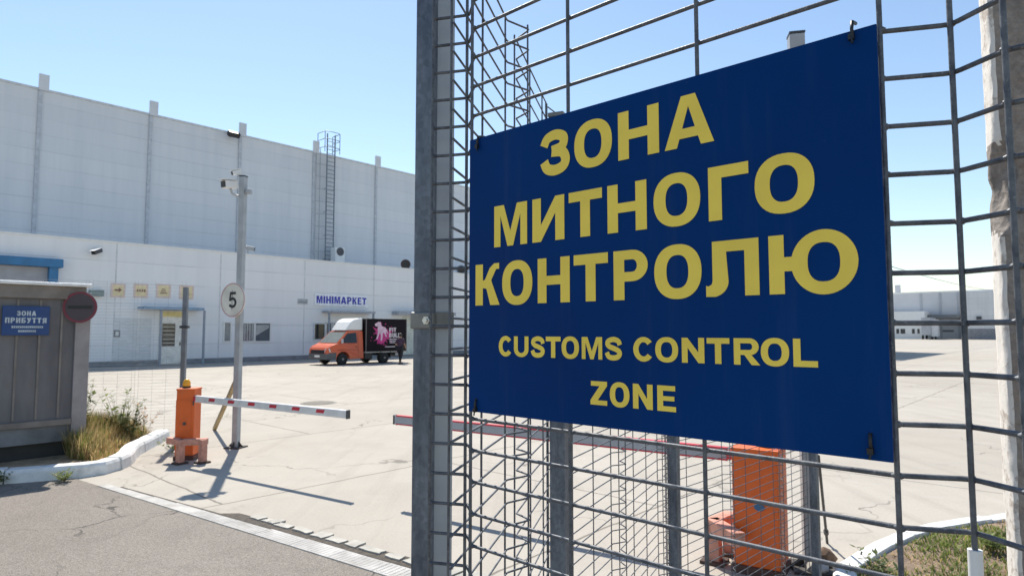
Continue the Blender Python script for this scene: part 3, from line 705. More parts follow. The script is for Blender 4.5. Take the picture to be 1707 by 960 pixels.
for u in (1536, 1568, 1598): 
    s = fp(u, 520)[0]; fbox(MB(), s-.2, s+.2, 0, ft, 0, .12).build('joint_strip', mat('far_joint', (.42, .44, .47), .6), far)
a, z1 = fp(1400, 521, 6); b, _ = fp(1541, 521, 6)
fbox(MB(), a, b, 0, z1, 0, 6).build('annex_wall', WHITE, far)
for (u0, u1) in ((1494, 1499), (1501, 1509), (1520, 1525), (1529, 1533)):
    x0, q1 = fp(u0, 548, 6.05); x1, q0 = fp(u1, 556, 6.05); fbox(MB(), x0, x1, q0, q1, 6, 6.05).build('window', GLASS, far)
x0, q1 = fp(1542, 525, 3); x1, q0 = fp(1599, 530, 3); fbox(MB(), x0, x1, q0, q1, 0, 3).build('canopy', mat('far_canopy', (.16, .17, .18), .6), far)
x0, q1 = fp(1569, 550, .1); x1, q0 = fp(1590, 553, .1); fbox(MB(), x0, x1, q0, q1, 0, .12).build('louvre', mat('far_canopy', (.16, .17, .18), .6), far)
x0, q1 = fp(1600, 490, 5); x1, _ = fp(1800, 490, 5); fbox(MB(), x0, x1, 2.2, ft-.4, 0, 5).build('end_block', FARW, far)
fbox(MB(), x0-.02, x1, 0, 2.2, 0, 5.06).build('plinth', PLINTH, far)
x, z = fp(1632, 530, 5.1); fbox(MB(), x-.4, x+.4, z-.3, z+.3, 5, 5.5).build('wall_lamp', STEELD, far)
x, z = fp(1496, 484, -3); fbox(MB(), x-.5, x+.5, ft, ft+2.2, -4, -3).build('chimney', FARG, far)
# parked box on wheels at the dock
x0 = fp(1540, 560, 9)[0]; tl = thing('trailer', 'small grey trailer parked at the dock of the distant warehouse', 'trailer', fnF(x0+1.6, 0, 8))
fbox(MB(), x0+.2, x0+1.8, .9, 4.4, 6.3, 12.3).build('box', mat('trailer_grey', (.40, .42, .45), .5), tl)
fbox(MB(), x0+1.82, x0+2.9, .6, 4.0, 10, 12).build('cab', mat('trailer_pale', (.62, .63, .65), .5), tl)
for o_ in (7.2, 11.2):
    for xx in (x0+.2, x0+1.8): MB().tube([fnF(xx-.12, .5, o_), fnF(xx+.12, .5, o_)], .5, 14).build('wheel', RUBBER, tl)
# added block, hidden behind the customs sign, placed to cast shade on the yard
q = ground(1577, 589); Hs = 10.0; k_ = Hs/math.tan(SUN_EL)
tip = Vector((q.x+math.sin(SUN_AZ)*k_, q.y+math.cos(SUN_AZ)*k_, 0)); fnQ = lambda a, b, c: tip-E*a-M_*b+Z3*c
blk = thing('shade_block', 'unseen pale block added behind the customs sign to shade the yard', 'shadow caster', fnQ(8, 6, 0))
MB().box(fnQ(8, 6, Hs/2), (16, 12, Hs), (E, M_, Z3)).build('wall', FARW, blk)
MB().box(fnQ(8, 6, Hs+.05), (16.1, 12.1, .1), (E, M_, Z3)).build('roof_edge', FARG, blk)
MB().box(fnQ(16.05, 6, 2), (.1, 4, 4), (E, M_, Z3)).build('shutter', GREYP, blk)
# overhead line to the far warehouse
pA = CO+ray(1330, 395)*40; pB = fnF(fp(1668, 484)[0], fp(1668, 484)[1]-.2, .1)
pole_b = Vector((pA.x, pA.y, 0)); up_ = thing('utility_pole', 'grey utility pole carrying the overhead cable, mostly behind the customs sign', 'utility pole', pole_b)
MB().tube([pole_b, Vector((pA.x, pA.y, pA.z+.3))], [.14, .09], 10).build('pole', POLE, up_)
MB().box(Vector((pA.x, pA.y, pA.z)), (.9, .1, .1)).build('crossarm', WOOD, up_)
q = MB(); pts = []
for i in range(25):
    f = i/24; p = pA.lerp(pB, f); p.z -= 1.3*4*f*(1-f)*.5; pts.append(p)
q.tube(pts, .035, 5); tag(q.build_at('overhead_cable', mat('cable', (.10, .11, .13), .6), pA), 'thin sagging overhead cable in the sky above the distant warehouse', 'cable')

# ================================================================== BOOTH (left)
CB = ground(130, 768); CB.z = 0
fnK = lambda a, b, c: CB-E*a+Z3*b+M_*c           # a: along the wall to the left and nearer; c: out towards the camera
def kbox(mb, s0, s1, z0, z1, o0, o1): return mb.box(fnK((s0+s1)/2, (z0+z1)/2, (o0+o1)/2), (abs(s1-s0), abs(o1-o0), abs(z1-z0)), (E, M_, Z3))
def m_booth():
    m, t, b = nodes('grimy_sheet_metal'); c_ = t.nodes.new('ShaderNodeTexCoord'); co = c_.outputs['Object']
    s = noi(t, coords(t, (1.2, 1.2, .35)), 2.0, 6, .62); f = noi(t, coords(t), 7, 5, .7)
    col = mixc(t, ramp(t, s, .35, .7), (.105, .10, .108), (.185, .18, .18))
    col = mixc(t, mth(t, 'MULTIPLY', ramp(t, f, .55, .75), .7), col, (.16, .125, .10))
    lk(t, col, b.inputs['Base Color']); b.inputs['Roughness'].default_value = .65; bumpn(t, b, s, .3, .01); return m
BOOTH = m_booth(); TRIM = mat('booth_trim', (.21, .185, .165), .6, 0, .15, 4, .2, 30, dirt=(.13, .10, .08))
HB = 1.8+(551-474)/1060*CB.y
booth = thing('booth', 'weathered grey metal booth with vertical seams at the left edge', 'booth', CB)
kbox(MB(), .0, 4.2, .30, HB-.22, -2.2, 0).build('wall', BOOTH, booth)
q = MB()
for k in range(9): 
    s = .02+k*.245
    if .12 < s < 4.1: kbox(q, s-.012, s+.012, .62, HB-.24, 0, .014)
q.build('seam', TRIM, booth)
kbox(MB(), -.0, 4.2, HB-.22, HB-.045, -2.25, .06).build('fascia', TRIM, booth, .008)
kbox(MB(), -.05, 4.25, HB-.045, HB, -2.32, .13).build('roof', mat('roof_white', (.80, .80, .78), .5), booth, .015)
kbox(MB(), -.07, .11, .06, HB-.23, -.12, .035).build('corner_post', mat('corner_pale', (.30, .275, .275), .6, 0, .12, 5), booth, .006)
kbox(MB(), .115, 4.2, .52, .60, 0, .05).build('rail', TRIM, booth, .006)
kbox(MB(), .115, 4.2, .30, .515, .002, .012).build('skirt', mat('booth_skirt', (.15, .16, .17), .6, 0, .25, 3), booth)
kbox(MB(), .1, 4.1, .0, .30, -2.1, -.12).build('base', mat('booth_base', (.05, .05, .05), .8), booth)
def kp(u, v, out=0):
    p = on_plane(u, v, CB+M_*out, M_)-CB; return -p.dot(E), p.z
a, z1 = kp(84, 511, .05); b, z0 = kp(2, 559, .05)
t = thing('zone_sign', 'small blue sign with pale lettering on the grey booth wall', 'sign', fnK((a+b)/2, z0, .02))
kbox(MB(), a, b, z0, z1, .022, .05).build('panel', mat('zone_blue', (.006, .05, .19), .4), t, .004)
fnT = lambda x, y, d: fnK(b-x, y, .05+d)
wS = b-a; hS = z1-z0
LET = mat('zone_lettering', (.52, .58, .62), .5)
for (s_, x0, x1, y0, y1) in (('ЗОНА', .30, .70, .67, .83), ('ПРИБУТТЯ', .06, .93, .42, .60)):
    q = MB(); put_text(q, s_, fnT, wS*x0, wS*x1, z0+hS*y0, z0+hS*y1, .002, .0012, .2, .24, .19); q.build('lettering', LET, t, fix=False)
q = MB()
for (x0, x1, y) in ((.20, .86, .25), (.34, .70, .11)):
    x = x0; rr = random.Random(int(y*100))
    while x < x1: 
        w = rr.choice((.025, .035, .03)); q.sheet([(wS*x, z0+hS*y), (wS*(x+w), z0+hS*y), (wS*(x+w), z0+hS*(y+.07)), (wS*x, z0+hS*(y+.07))], fnT, .002); x += w+.012
q.build('small_print', LET, t, fix=False)
# round no-entry sign on a bracket at the booth corner
def disc_sign(name, c, n, r, rim, face, rim_w, label, cat, extra=None):
    n = Vector(n).normalized(); x = Z3.cross(n).normalized(); y = n.cross(x)
    fn = frame(c, x, y, n); t = thing(name, label, cat, c)
    MB().prism(arc(0, 0, r, r, 0, 350, 35), fn, 0, .012).build('disc', face, t)
    MB().prism(arc(0, 0, r, r, 0, 350, 35), fn, .0125, .016, [arc(0, 0, r-rim_w, r-rim_w, 0, 350, 35)]).build('rim', rim, t)
    return t, fn
c = CO+ray(134, 512)*(CB.y-.16)
t, fn = disc_sign('no_entry_sign', c, (.18, -.98, 0), .215, mat('backlit_red_rim', (.20, .03, .05), .5), mat('backlit_dark_face', (.075, .055, .065), .5), .03,  # face, rim and bar coloured dark to carry the sign's backlit shade
                  'round dark red no-entry sign with a black bar at the booth corner', 'road sign')
MB().prism([(-.15, -.022), (.15, -.022), (.15, .022), (-.15, .022)], fn, .013, .017).build('bar', BLACKP, t)
q = MB(); q.box(fn(.0, .1, -.07), (.04, .16, .03)); q.box(fn(-.02, -.12, -.07), (.04, .16, .03)); q.build('bracket', mat('bracket_dark', (.08, .05, .05), .6), t)

# ================================================================== FENCE PANELS
NF = Vector((-.672, -.741, 0))
def fence_path(start, d, seq, side, dep=.03):
    """seq of ('s',len) straights and ('f',len) V folds; side = vector the fold tip moves to"""
    p = Vector(start); path = [p.copy()]; vert = [p.copy()]
    for k, l in seq:
        if k == 's': p = p+d*l; path.append(p.copy()); vert.append(p.copy())
        else:
            a = p; tip = p+d*l*.56+side*dep; e = p+d*l
            t0, t1 = a-d*l*.10, e+d*l*.10
            if (t0-path[0]).dot(d) > 0: path[-1:] = [t0, a.lerp(tip, .03), a.lerp(tip, .14)]
            path += [a.lerp(tip, .55), a.lerp(tip, .86), tip-side*dep*.05, tip.lerp(e, .14), tip.lerp(e, .5), tip.lerp(e, .86), tip.lerp(e, .97), t1]
            vert += [tip, e]; p = e
    # soften
    return path, vert
def mesh_panel(path, vert, z0, z1, phase, r, off, parent, name='mesh_panel', n=6, m=WIRE, beads=False):
    mb = MB(); z = phase-math.floor((phase-z0)/.05)*.05
    while z <= z1+1e-4: mb.tube([p+Z3*z for p in path], r, n); z += .05
    for v in vert: mb.tube([v+off*(2*r*.92)+Z3*(z0-.012), v+off*(2*r*.92)+Z3*(z1+.012)], r, n)
    if beads:
        z = phase-math.floor((phase-z0)/.05)*.05; rb_ = random.Random(2)
        while z <= z1+1e-4:
            for i, v in enumerate(vert):
                k = r*rb_.uniform(1.15, 1.5); e = rb_.uniform(.003, .006); c = v+off*r*.9+Z3*(z+rb_.uniform(-.0008, .0008))
                mb.tube([c-d1*e, c-d1*e*.4, c+d1*e*.5, c+d1*e], [r*.6, k, k, r*.6], 7)
            z += .05
    return mb.build(name, m, parent, fix=False)
d1 = Vector((.7406, -.672, 0)).normalized()
S1p = Vector((-.0608*1.041, 1.041, 0)); PF = Vector((.672, .741, 0)); 
R1 = S1p+d1*.6
start1 = S1p-d1*.1
seq1 = [('f', .1), ('s', .2), ('s', .2), ('s', .2), ('f', .1), ('s', .2), ('s', .2), ('s', .2), ('f', .1), ('s', .1)]
path1, vert1 = fence_path(start1, d1, seq1, PF)
ph = on_plane(1475, 51.7, R1, PF).z
fence1 = thing('mesh_fence', 'galvanised welded mesh fence panel carrying the blue customs sign, on the near square post', 'fence', Vector((-.13, 1.08, 0)))
mesh_panel(path1, vert1[:1]*0+vert1, .12, 2.62, ph, .0027, NF, fence1, n=8, beads=True)
# near post, aligned with the fence that runs back, and a slimmer pale upright beside it
dq = Vector((math.sin(R(21)), math.cos(R(21)), 0)); dx_ = Vector((dq.y, -dq.x, 0))
def at_px(u, y): return Vector(((u-853.5)/1062*y, y, 0))
PC = at_px(713, 1.165)
pst = MB().box(PC+Z3*1.4, (.0385, .042, 2.8), (dx_, dq, Z3)).build('post', GALV, fence1, .004, 3)
q = MB(); q.box(PC+Z3*2.805, (.042, .046, .012), (dx_, dq, Z3)); q.build('post_cap', BLACKP, pst)
PC2 = at_px(739, 1.165)
MB().box(PC2+Z3*1.3, (.034, .02, 2.6), (Vector((.98, .19, 0)).normalized(), Vector((-.19, .98, 0)).normalized(), Z3)).build('upright', mat('pale_zinc', (.40, .43, .46), .45, .1, .08, 12), fence1, .002, 2)
zc_ = 1.8+(551-533)/1060*1.07
CLZ = mat('clamp_zinc', (.22, .22, .21), .45, .5, .15, 30)
cl = MB().box(PC+Z3*zc_-dq*.001, (.046, .049, .03), (dx_, dq, Z3)).build('clamp', CLZ, fence1, .003)
MB().box(at_px(738, 1.152)+Z3*zc_, (.040, .004, .03), (Vector((.98, .19, 0)).normalized(), Vector((-.19, .98, 0)).normalized(), Z3)).build('clamp_plate', CLZ, fence1, .001)
bc = PC+Z3*zc_-dq*.026+dx_*.012
q = MB(); q.tube([bc, bc-dq*.004], .0075, 6); q.tube([bc-dq*.004, bc-dq*.008], .0042, 10); q.build('bolt', mat('bolt_zinc', (.62, .62, .60), .3, .8), cl)
# second fence: three panels stepping back to the barrier
Q2 = Vector((-.003, 1.475, 0)); A_ = Vector((.148, 2.0, 0)); B_ = Vector((.825, 3.3, 0)); Dp = Vector((2.165, 4.64, 0)); P0 = Q2-(A_-Q2).normalized()*.4
fence2 = thing('mesh_fence', 'galvanised mesh fence of three panels stepping back towards the right barrier cabinet', 'fence', A_)
def seq_for(L, lead):
    s = []; r_ = lead; tot = 0
    while tot < L-.01:
        for k in ['s']*r_+['f']:
            l = .2 if k == 's' else .1; l = min(l, L-tot)
            if l > .02: s.append((k if l > .09 else 's', l)); tot += l
        r_ = 3 if lead == 3 else 2
    return s
sA = Vector((.933, -.36, 0))*.034; sB = Vector((.82, -.57, 0))*.036
for (a, b, lead) in ((Q2-(A_-sA-Q2).normalized()*.44, A_-sA, 2), (A_-sA, B_-sB, 3), (B_-sB, Dp-sB, 3)):
    d = (b-a); L = d.length; d.normalize(); sd_ = Vector((d.y, -d.x, 0))
    p_, v_ = fence_path(a, d, seq_for(L-.02, lead), sd_, .042)
    off = -sd_
    mesh_panel([q_-sd_*.0 for q_ in p_], v_, .1, 2.52, .12, .0022, off, fence2)
for p, d in ((A_, B_-P0), (B_, Dp-A_), (Dp, Dp-B_)):
    d = d.normalized(); x = Vector((d.y, -d.x, 0))
    po = MB().box(p+Z3*1.24, (.05, .055, 2.48), (x, d, Z3)).build('post', GALV, fence2, .005, 2)
    MB().box(p+Z3*2.485, (.0505, .0555, .012), (x, d, Z3)).build('post_cap', mat('cap_grey', (.2, .2, .19), .6), po)
# third fence: behind the weeds, booth to thin post
F3a = Vector((-7.4, 10.0, 0)); F3b = Vector((-5.42, 10.55, 0)); d = (F3b-F3a).normalized(); sd_ = Vector((d.y, -d.x, 0))
fence3 = thing('mesh_fence', 'thin mesh fence behind the weeds between the booth and the thin grey post', 'fence', F3b)
p_, v_ = fence_path(F3a, d, seq_for((F3b-F3a).length, 3), sd_); mesh_panel(p_, v_, .15, 2.6, .15, .0013, sd_, fence3, n=4, m=mat('pale_wire', (.3, .32, .33), .5, .2))
po = MB().box(F3b+Z3*1.26, (.075, .06, 2.52), (Vector((1, 0, 0)), Vector((0, 1, 0)), Z3)).build('post', mat('post_grey', (.20, .21, .23), .55, .2, .15, 8), fence3, .006)
MB().box(F3b+Z3*1.86+Vector((0, -.005, 0)), (.13, .08, .04)).build('clamp', STEELD, po)

# ================================================================== CUSTOMS SIGN
SP = R1+NF*.016                                  # a point on the sign's face plane
def sp(u, v):
    p = on_plane(u, v, SP, NF)-SP; return p.dot(d1), p.z
cn = [sp(782, 235), sp(1458, 40), sp(1492, 772), sp(782, 685)]
u0 = (cn[0][0]+cn[3][0])/2; u1 = (cn[1][0]+cn[2][0])/2; v1 = (cn[0][1]+cn[1][1])/2; v0 = (cn[2][1]+cn[3][1])/2
print('SIGN', cn, 'w', u1-u0, 'h', v1-v0)
fnS = lambda a, b, c: SP+d1*a+Z3*b+NF*c
sign = thing('customs_sign', 'large blue customs control zone sign with yellow lettering tied to the mesh fence', 'sign', fnS((u0+u1)/2, v0, 0))
MB().prism([(u0, v0), (u1, v0), (u1, v1), (u0, v1)], fnS, -.0035, 0).build('panel', SIGNB, sign, .0006, 2)
LN = [('ЗОНА', [(903.3, 950.8), (957.5, 1020.4), (1030.6, 1098.8), (1108, 1190.6)], [(1030.5, 189.4, 1), (1098, 171.7, 1), (1032, 268.5, 0), (1098, 255, 0), (1108, 252.4, 0), (1190, 235.5, 0)], 220),
      ('МИТНОГО', [(824.3, 879), (887.8, 941), (948.4, 1004), (1012.9, 1078.3), (1089.8, 1168), (1181.5, 1249.2), (1259, 1359.4)], [(825, 344, 1), (1013, 312, 1), (1182, 279.8, 1), (825, 412.2, 0), (1014, 390, 0), (1184, 369.6, 0)], 340),
      ('КОНТРОЛЮ', [(793.2, 833.2), (837.5, 887.8), (896.7, 950.1), (956.8, 1014), (1023.2, 1081.2), (1091, 1170), (1177, 1266), (1282.5, 1432.2)], [(794, 441.4, 1), (897, 432.5, 1), (1023, 419.4, 1), (1282, 394, 1), (794, 509.2, 0), (897, 505.6, 0), (1024, 500.8, 0), (1284, 491, 0)], 455),
      ('CUSTOMSCONTROL', [(831.8, 853.6), (857.2, 881.4), (885.4, 908.6), (910.3, 935), (936.6, 965.6), (970.2, 1004.3), (1008.9, 1037.4), (1056, 1088.8), (1092.7, 1130.9), (1136.9, 1174.5), (1178.6, 1216.6), (1223.5, 1265.8), (1268.5, 1315.8), (1322.5, 1363.3)], [(911, 561.4, 1), (1325, 563.6, 1), (920, 596.3, 0), (1325, 610.8, 0)], 583),
      ('ZONE', [(984.7, 1012.5), (1017, 1049.7), (1055.5, 1088.4), (1096, 1127)], [(986, 634.4, 1), (1096, 641.7, 1), (986, 674, 0), (1096, 683.5, 0)], 658)]
for s_, xs, hs, ym in LN:
    tp = [sp(u, v)[1] for u, v, k in hs if k]; bt = [sp(u, v)[1] for u, v, k in hs if not k]
    zt_, zb_ = sum(tp)/len(tp), sum(bt)/len(bt)
    mb = MB()
    for ch, (xa, xb) in zip(s_, xs):
        put_glyph(mb, ch, fnS, sp(xa, ym)[0], sp(xb, ym)[0], zb_, zt_, .0007, .00015, .255, .2)
    mb.build('lettering', SIGNY, sign, fix=False)
# cable ties at the corners
tl_ = [('black cable tie at the upper left corner of the customs sign', 797, 243, .9), ('black cable tie at the upper right corner of the customs sign', 1421, 60, .3),
       ('black cable tie with a knob at the lower right corner of the customs sign', 1453, 748, -.2), ('black cable tie at the lower left corner of the customs sign', 794, 681, .1)]
for lab, u, v, an in tl_:
    a, b = sp(u, v); c = fnS(a, b, 0)
    t = thing('cable_tie', lab, 'cable tie', c, 'cable ties holding the customs sign'); q = MB()
    e = 1 if b > 0 else -1
    q.tube([fnS(a, b-.004*e*0, .001), fnS(a+.001*an, b+e*.006, .0035), fnS(a+.002*an, b+e*.014, .002), fnS(a+.002*an, b+e*.017, -.012)], .0019, 6); q.build('strap', BLACKP, t)
    q = MB(); q.box(fnS(a-.0005, b-.002*e, .0025), (.0055, .005, .006), (d1, NF, Z3)); q.tube([fnS(a, b-.002*e, .004), fnS(a+.004*an, b-.010*e, .006)], .0013, 5); q.build('head', BLACKP, t)

# ================================================================== BARRIERS
AD = Vector((2.53, -1.65, 0)).normalized()       # direction of the barrier line
def barrier(base, arm_dir, L, arm_h, label, yaw, marks, hgt, sz, armmat, edges):
    """cabinet, lamp, arm and its marks"""
    base = Vector(base); X = arm_dir; Y = Vector((-X.y, X.x, 0)); ax = (X, Y, Z3)
    t = thing('barrier_gate', label, 'barrier', base)
    aax = ax; ca, sa = math.cos(yaw), math.sin(yaw); X0_ = X; X = X*ca+Y*sa; Y = Vector((-X.y, X.x, 0)); ax = (X, Y, Z3)
    c = MB().box(base+Z3*(hgt/2+.03), (sz, sz, hgt-.06), ax).build('cabinet', ORANGE, t, .008)
    MB().box(base+Z3*(hgt+.006), (sz+.012, sz+.012, .026), ax).build('lid', ORANGE, c, .006)
    MB().box(base+Z3*.03, (sz+.03, sz+.03, .06), ax).build('foot', mat('cabinet_foot', (.10, .05, .04), .8), c)
    MB().box(base-X*.02-Y*(sz/2+.003)+Z3*(hgt*.5), (sz*.86, .006, hgt*.72), ax).build('access_door', ORANGE, c, .003)
    MB().tube([base+X*.0-Y*(sz/2+.005)+Z3*hgt*.52, base-Y*(sz/2+.02)+Z3*hgt*.52], .022, 10).build('lock', STEELD, c)
    for k in range(3): MB().box(base-X*.02-Y*(sz/2+.007)+Z3*(hgt*.24+k*.022), (sz*.45, .003, .008), ax).build('vent_slot', BLACKP, c)
    for z_ in (.25, .78): MB().tube([base+X*sz*.45-Y*(sz/2+.006)+Z3*(hgt*z_), base+X*sz*.45-Y*(sz/2+.006)+Z3*(hgt*z_+.06)], .009, 8).build('hinge', STEELD, c)
    l = MB().tube([base+X*-.04+Z3*(hgt+.02), base+X*-.04+Z3*(hgt+.045)], .055, 14).build('lamp_base', BLACKP, t)
    rr = [(.05, .045), (.052, .08), (.046, .11), (.03, .135), (.008, .145)]
    MB().tube([base+X*-.04+Z3*(hgt+h) for r_, h in rr], [r_ for r_, h in rr], 14).build('lamp_dome', YELLOWL, t)
    X = X0_; Y = Vector((-X.y, X.x, 0)); ax = aax; s0 = sz/2+.04
    hub = MB().box(base+X*(sz/2+.03)+Z3*arm_h, (.09, .07, .07), ax).build('arm_mount', RED, t, .006)
    p0 = base+X*s0+Z3*arm_h
    arm = MB().box(p0+X*(L/2), (L, .05, .095), ax).build('arm', armmat, t, .012, 3)
    MB().box(p0+X*(L+.006), (.014, .056, .10), ax).build('end_cap', STEELD, arm, .003)
    for a, l_ in marks:
        MB().add([p0+X*(a+k1)+Y*sy+Z3*z for sy in (-.0262,) for (k1, z) in ((0, -.012), (l_, -.012), (l_+.02, .03), (.02, .03))], [(0, 1, 2, 3)]).build('red_mark', RED, arm)
    if edges:
        for z in (.044, -.044): MB().box(p0+X*(L/2)+Z3*z, (L*.985, .0525, .013), ax).build('red_edge', RED, arm)
    return t
BL = ground(312, 764); BL.z = 0
L_arm = 3.02
barrier(BL, AD, L_arm+.05, .845, 'orange left barrier cabinet with amber lamp and white arm with red marks', R(38), [(.35+k*.44, .14) for k in range(6)], .97, .245, ARMW, False)
BR = ground(1270, 948); BR.z = 0
bR = barrier(BR, -AD, 3.57, .835, 'orange right barrier cabinet behind the mesh fence with grey red-edged arm', 0, [(1.6, .2), (.5, .2)], .90, .33, ARMG, True)
# blue sticker and hose box on the right cabinet
X = -AD; Y = Vector((-X.y, X.x, 0))
cab = [c for c in bR.children if c.name.startswith('cabinet')][0]
side = -1 if (Y*-1).dot(Vector((0, -1, 0))) > 0 else 1
nf_ = Y*(1 if Y.y < 0 else -1)
MB().prism(ell(0, 0, .038, .026, 20, 2), frame(BR+nf_*.171+Z3*.50-X*.03, X, Z3, nf_), 0, .003).build('sticker', mat('sticker_blue', (.03, .12, .25), .4), cab)
MB().box(BR+X*.185+Z3*.62-nf_*.05, (.035, .12, .16), (X, Y, Z3)).build('switch_box', BLACKP, cab, .004)
# bump guards: bent rail on two stubby posts
def guard(base, pts, posts, label, w=.085):
    t = thing('bump_guard', label, 'guard rail', base)
    for (x, y) in posts: 
        pb = Vector((x, y, 0)); po = MB().box(pb+Z3*.16, (w, w, .32), (AD, Vector((-AD.y, AD.x, 0)), Z3)).build('post', RUST, t, .006)
        MB().box(pb+Z3*.012, (w*1.8, w*1.8, .024), (AD, Vector((-AD.y, AD.x, 0)), Z3)).build('foot_plate', mat('plate_rust', (.07, .04, .03), .8), po)
    for a, b in zip(pts, pts[1:]):
        a, b = Vector((*a, 0)), Vector((*b, 0)); d = (b-a); l = d.length; d.normalize(); y = Vector((-d.y, d.x, 0))
        MB().box((a+b)/2+Z3*.285, (l+w*.5, w, w), (d, y, Z3)).build('rail', RUST, t, .006)
    return t
gp = [ground(318, 770), ground(350, 765)]
nY = Vector((-AD.y, AD.x, 0)); nY = nY if nY.y < 0 else -nY
c0 = BL+nY*.24-AD*.03; c1 = BL+nY*.24+AD*.26; c2 = BL+nY*.10+AD*.50
guard(BL+nY*.24, [(c0.x, c0.y), (c1.x, c1.y), (c2.x+.02, c2.y+.10)], [(c1.x, c1.y-.02), (c2.x, c2.y+.05)], 'faded pink steel guard rail around the left barrier cabinet')
c0 = BR+X*.28-nf_*.2; c1 = BR+X*.34+nf_*.05; c2 = BR+X*.10+nf_*.30
guard(c1, [(c0.x, c0.y), (c1.x, c1.y), (c2.x, c2.y)], [(c0.x, c0.y), (c1.x, c1.y)], 'rusty pink steel guard rail beside the right barrier cabinet', .1)

# ================================================================== CAMERA POLES
pr = R(-13); px_ = Vector((math.cos(pr), math.sin(pr), 0)); py_ = Vector((-math.sin(pr), math.cos(pr), 0))
def cam_pole(base, h, w, label):
    t = thing('camera_pole', label, 'pole', base); b = Vector(base)
    MB().box(b+Z3*h/2, (w, w, h), (px_, py_, Z3)).build('shaft', POLE, t, .012, 3)
    MB().box(b+Z3*(h+.008), (w*1.03, w*1.03, .016), (px_, py_, Z3)).build('cap', STEELD, t)
    MB().box(b+Z3*.01, (w*2.6, w*2.6, .02), (px_, py_, Z3)).build('base_plate', mat('plate_dark', (.06, .055, .05), .8), t)
    for s, ax in ((1, px_), (-1, px_), (1, py_), (-1, py_)):
        o_ = ax.cross(Z3)
        MB().prism([(w/2, .02), (w*1.25, .02), (w*1.2, .035), (w/2, .10)], frame(b, ax*s, Z3, o_), -.006, .006).build('rib', mat('plate_dark', (.06, .055, .05), .8), t)
    return t
PL = ground(393, 746); PL.z = 0; hP = 1.8+(551-292)/1060*PL.y
cam_pole(PL, hP, .096, 'tall grey square pole with two cameras and a speed sign beside the left barrier')
PR = Vector((.4595*4.95, 4.95, 0)); hR = 1.8+(551-47)/1060*4.95
cam_pole(PR, hR, .115, 'tall grey square pole behind the right barrier cabinet, its top above the customs sign')
pz = CO+ray(372, 306)*PL.y
cctv(Vector((PL.x-.16, PL.y-.03, hP-.28)), (-.55, -.83, -.12), Vector((-.03, -.02, pz.z-(hP-.28))), (.22, .13, .12), 'larger white box camera on a bracket at the pole top', arm=(PL.x-.05, PL.y-.03, hP-.32))
cctv(Vector((PL.x-.05, PL.y, hP-.02)), (-.75, -.6, -.35), Vector((-.06, 0, .09)), (.14, .065, .065), 'smaller white camera sitting on the very top of the pole')
q = MB(); q.box(Vector((PL.x+.09, PL.y, hP-.24)), (.08, .08, .07)); tag(q.build_at('junction_box', POLE, (PL.x+.09, PL.y, hP-.275), .005), 'small grey junction box on the right side of the camera pole', 'junction box')
# speed sign
sc_ = CO+ray(389, 500)*(PL.y-.10); sn = Vector((-.445, -.896, 0))
t, fn = disc_sign('speed_sign', sc_, sn, .265, mat('pale_red_rim', (.56, .34, .33), .5), mat('speed_face', (.74, .70, .60), .5), .018, 'round white speed limit 5 sign with a faded red rim on the camera pole', 'road sign')
q = MB(); put_glyph(q, '5', fn, -.09, .09, -.125, .125, .014, .001, .2, .2); q.build('numeral', BLACKP, t, fix=False)
q = MB(); q.box(fn(0, 0, -.02), (.06, .05, .3)); q.build('bracket', STEELD, t)
# props
a = Vector((PL.x-.04, PL.y+.09, 1.08)); b = ground(357, 716); b.z = .0
q = MB(); d = (a-b).normalized(); q.box((a+b)/2, ((a-b).length, .05, .075), (d, d.cross(Z3).normalized(), d.cross(Z3).normalized().cross(d)))
tag(q.build_at('wooden_prop', WOOD, b), 'weathered wooden board leaning against the left camera pole', 'board')
a = ground(1379, 905); a.z = 0; b = Vector((PR.x+.06, PR.y-.03, .85))
q = MB(); q.tube([a, b], .011, 6); q.tube([a+(b-a)*.12, a+(b-a)*.16], .02, 8); tag(q.build_at('steel_prop', STEELD, a), 'thin dark rod leaning on the pole beside the right barrier cabinet', 'rod')
# rubble by the pole and a brick in the grass
rb = random.Random(9)
def stone(name, c, r, label, m, cat):
    bm = bmesh.new(); bmesh.ops.create_icosphere(bm, subdivisions=2, radius=1)
    for v in bm.verts:
        n_ = noise.noise(v.co*1.3+Vector(c)*7); v.co *= (1+.35*n_); v.co = Vector((v.co.x*r[0], v.co.y*r[1], v.co.z*r[2]))
    me = bpy.data.meshes.new(name); bm.to_mesh(me); bm.free(); me.materials.append(m); o = bpy.data.objects.new(name, me); COL.objects.link(o); o.location = c
    return tag(o, label, cat)
ROCK = mat('rubble_pale', (.5, .48, .44), .9, 0, .2, 15, .5, 60)
stone('rubble_stone', (2.28, 4.87, .04), (.09, .07, .06), 'pale broken kerb lump beside the far fence post', ROCK, 'stone')
stone('rubble_stone', (2.42, 5.05, .05), (.08, .07, .07), 'dark brown clod of earth beside the leaning rod', mat('clod', (.14, .09, .06), .95, 0, .3, 15, .6, 60), 'stone')
q = MB(); q.box(Vector((3.55, 4.55, .11)), (.2, .1, .06), (Vector((.8, .6, 0)), Vector((-.6, .8, 0)), Z3)); tag(q.build_at('brick', mat('brick_orange', (.55, .22, .10), .85, 0, .2, 12, .4, 60), (3.55, 4.55, .08), .008), 'orange brick lying in the right grass near the concrete pillar', 'brick')
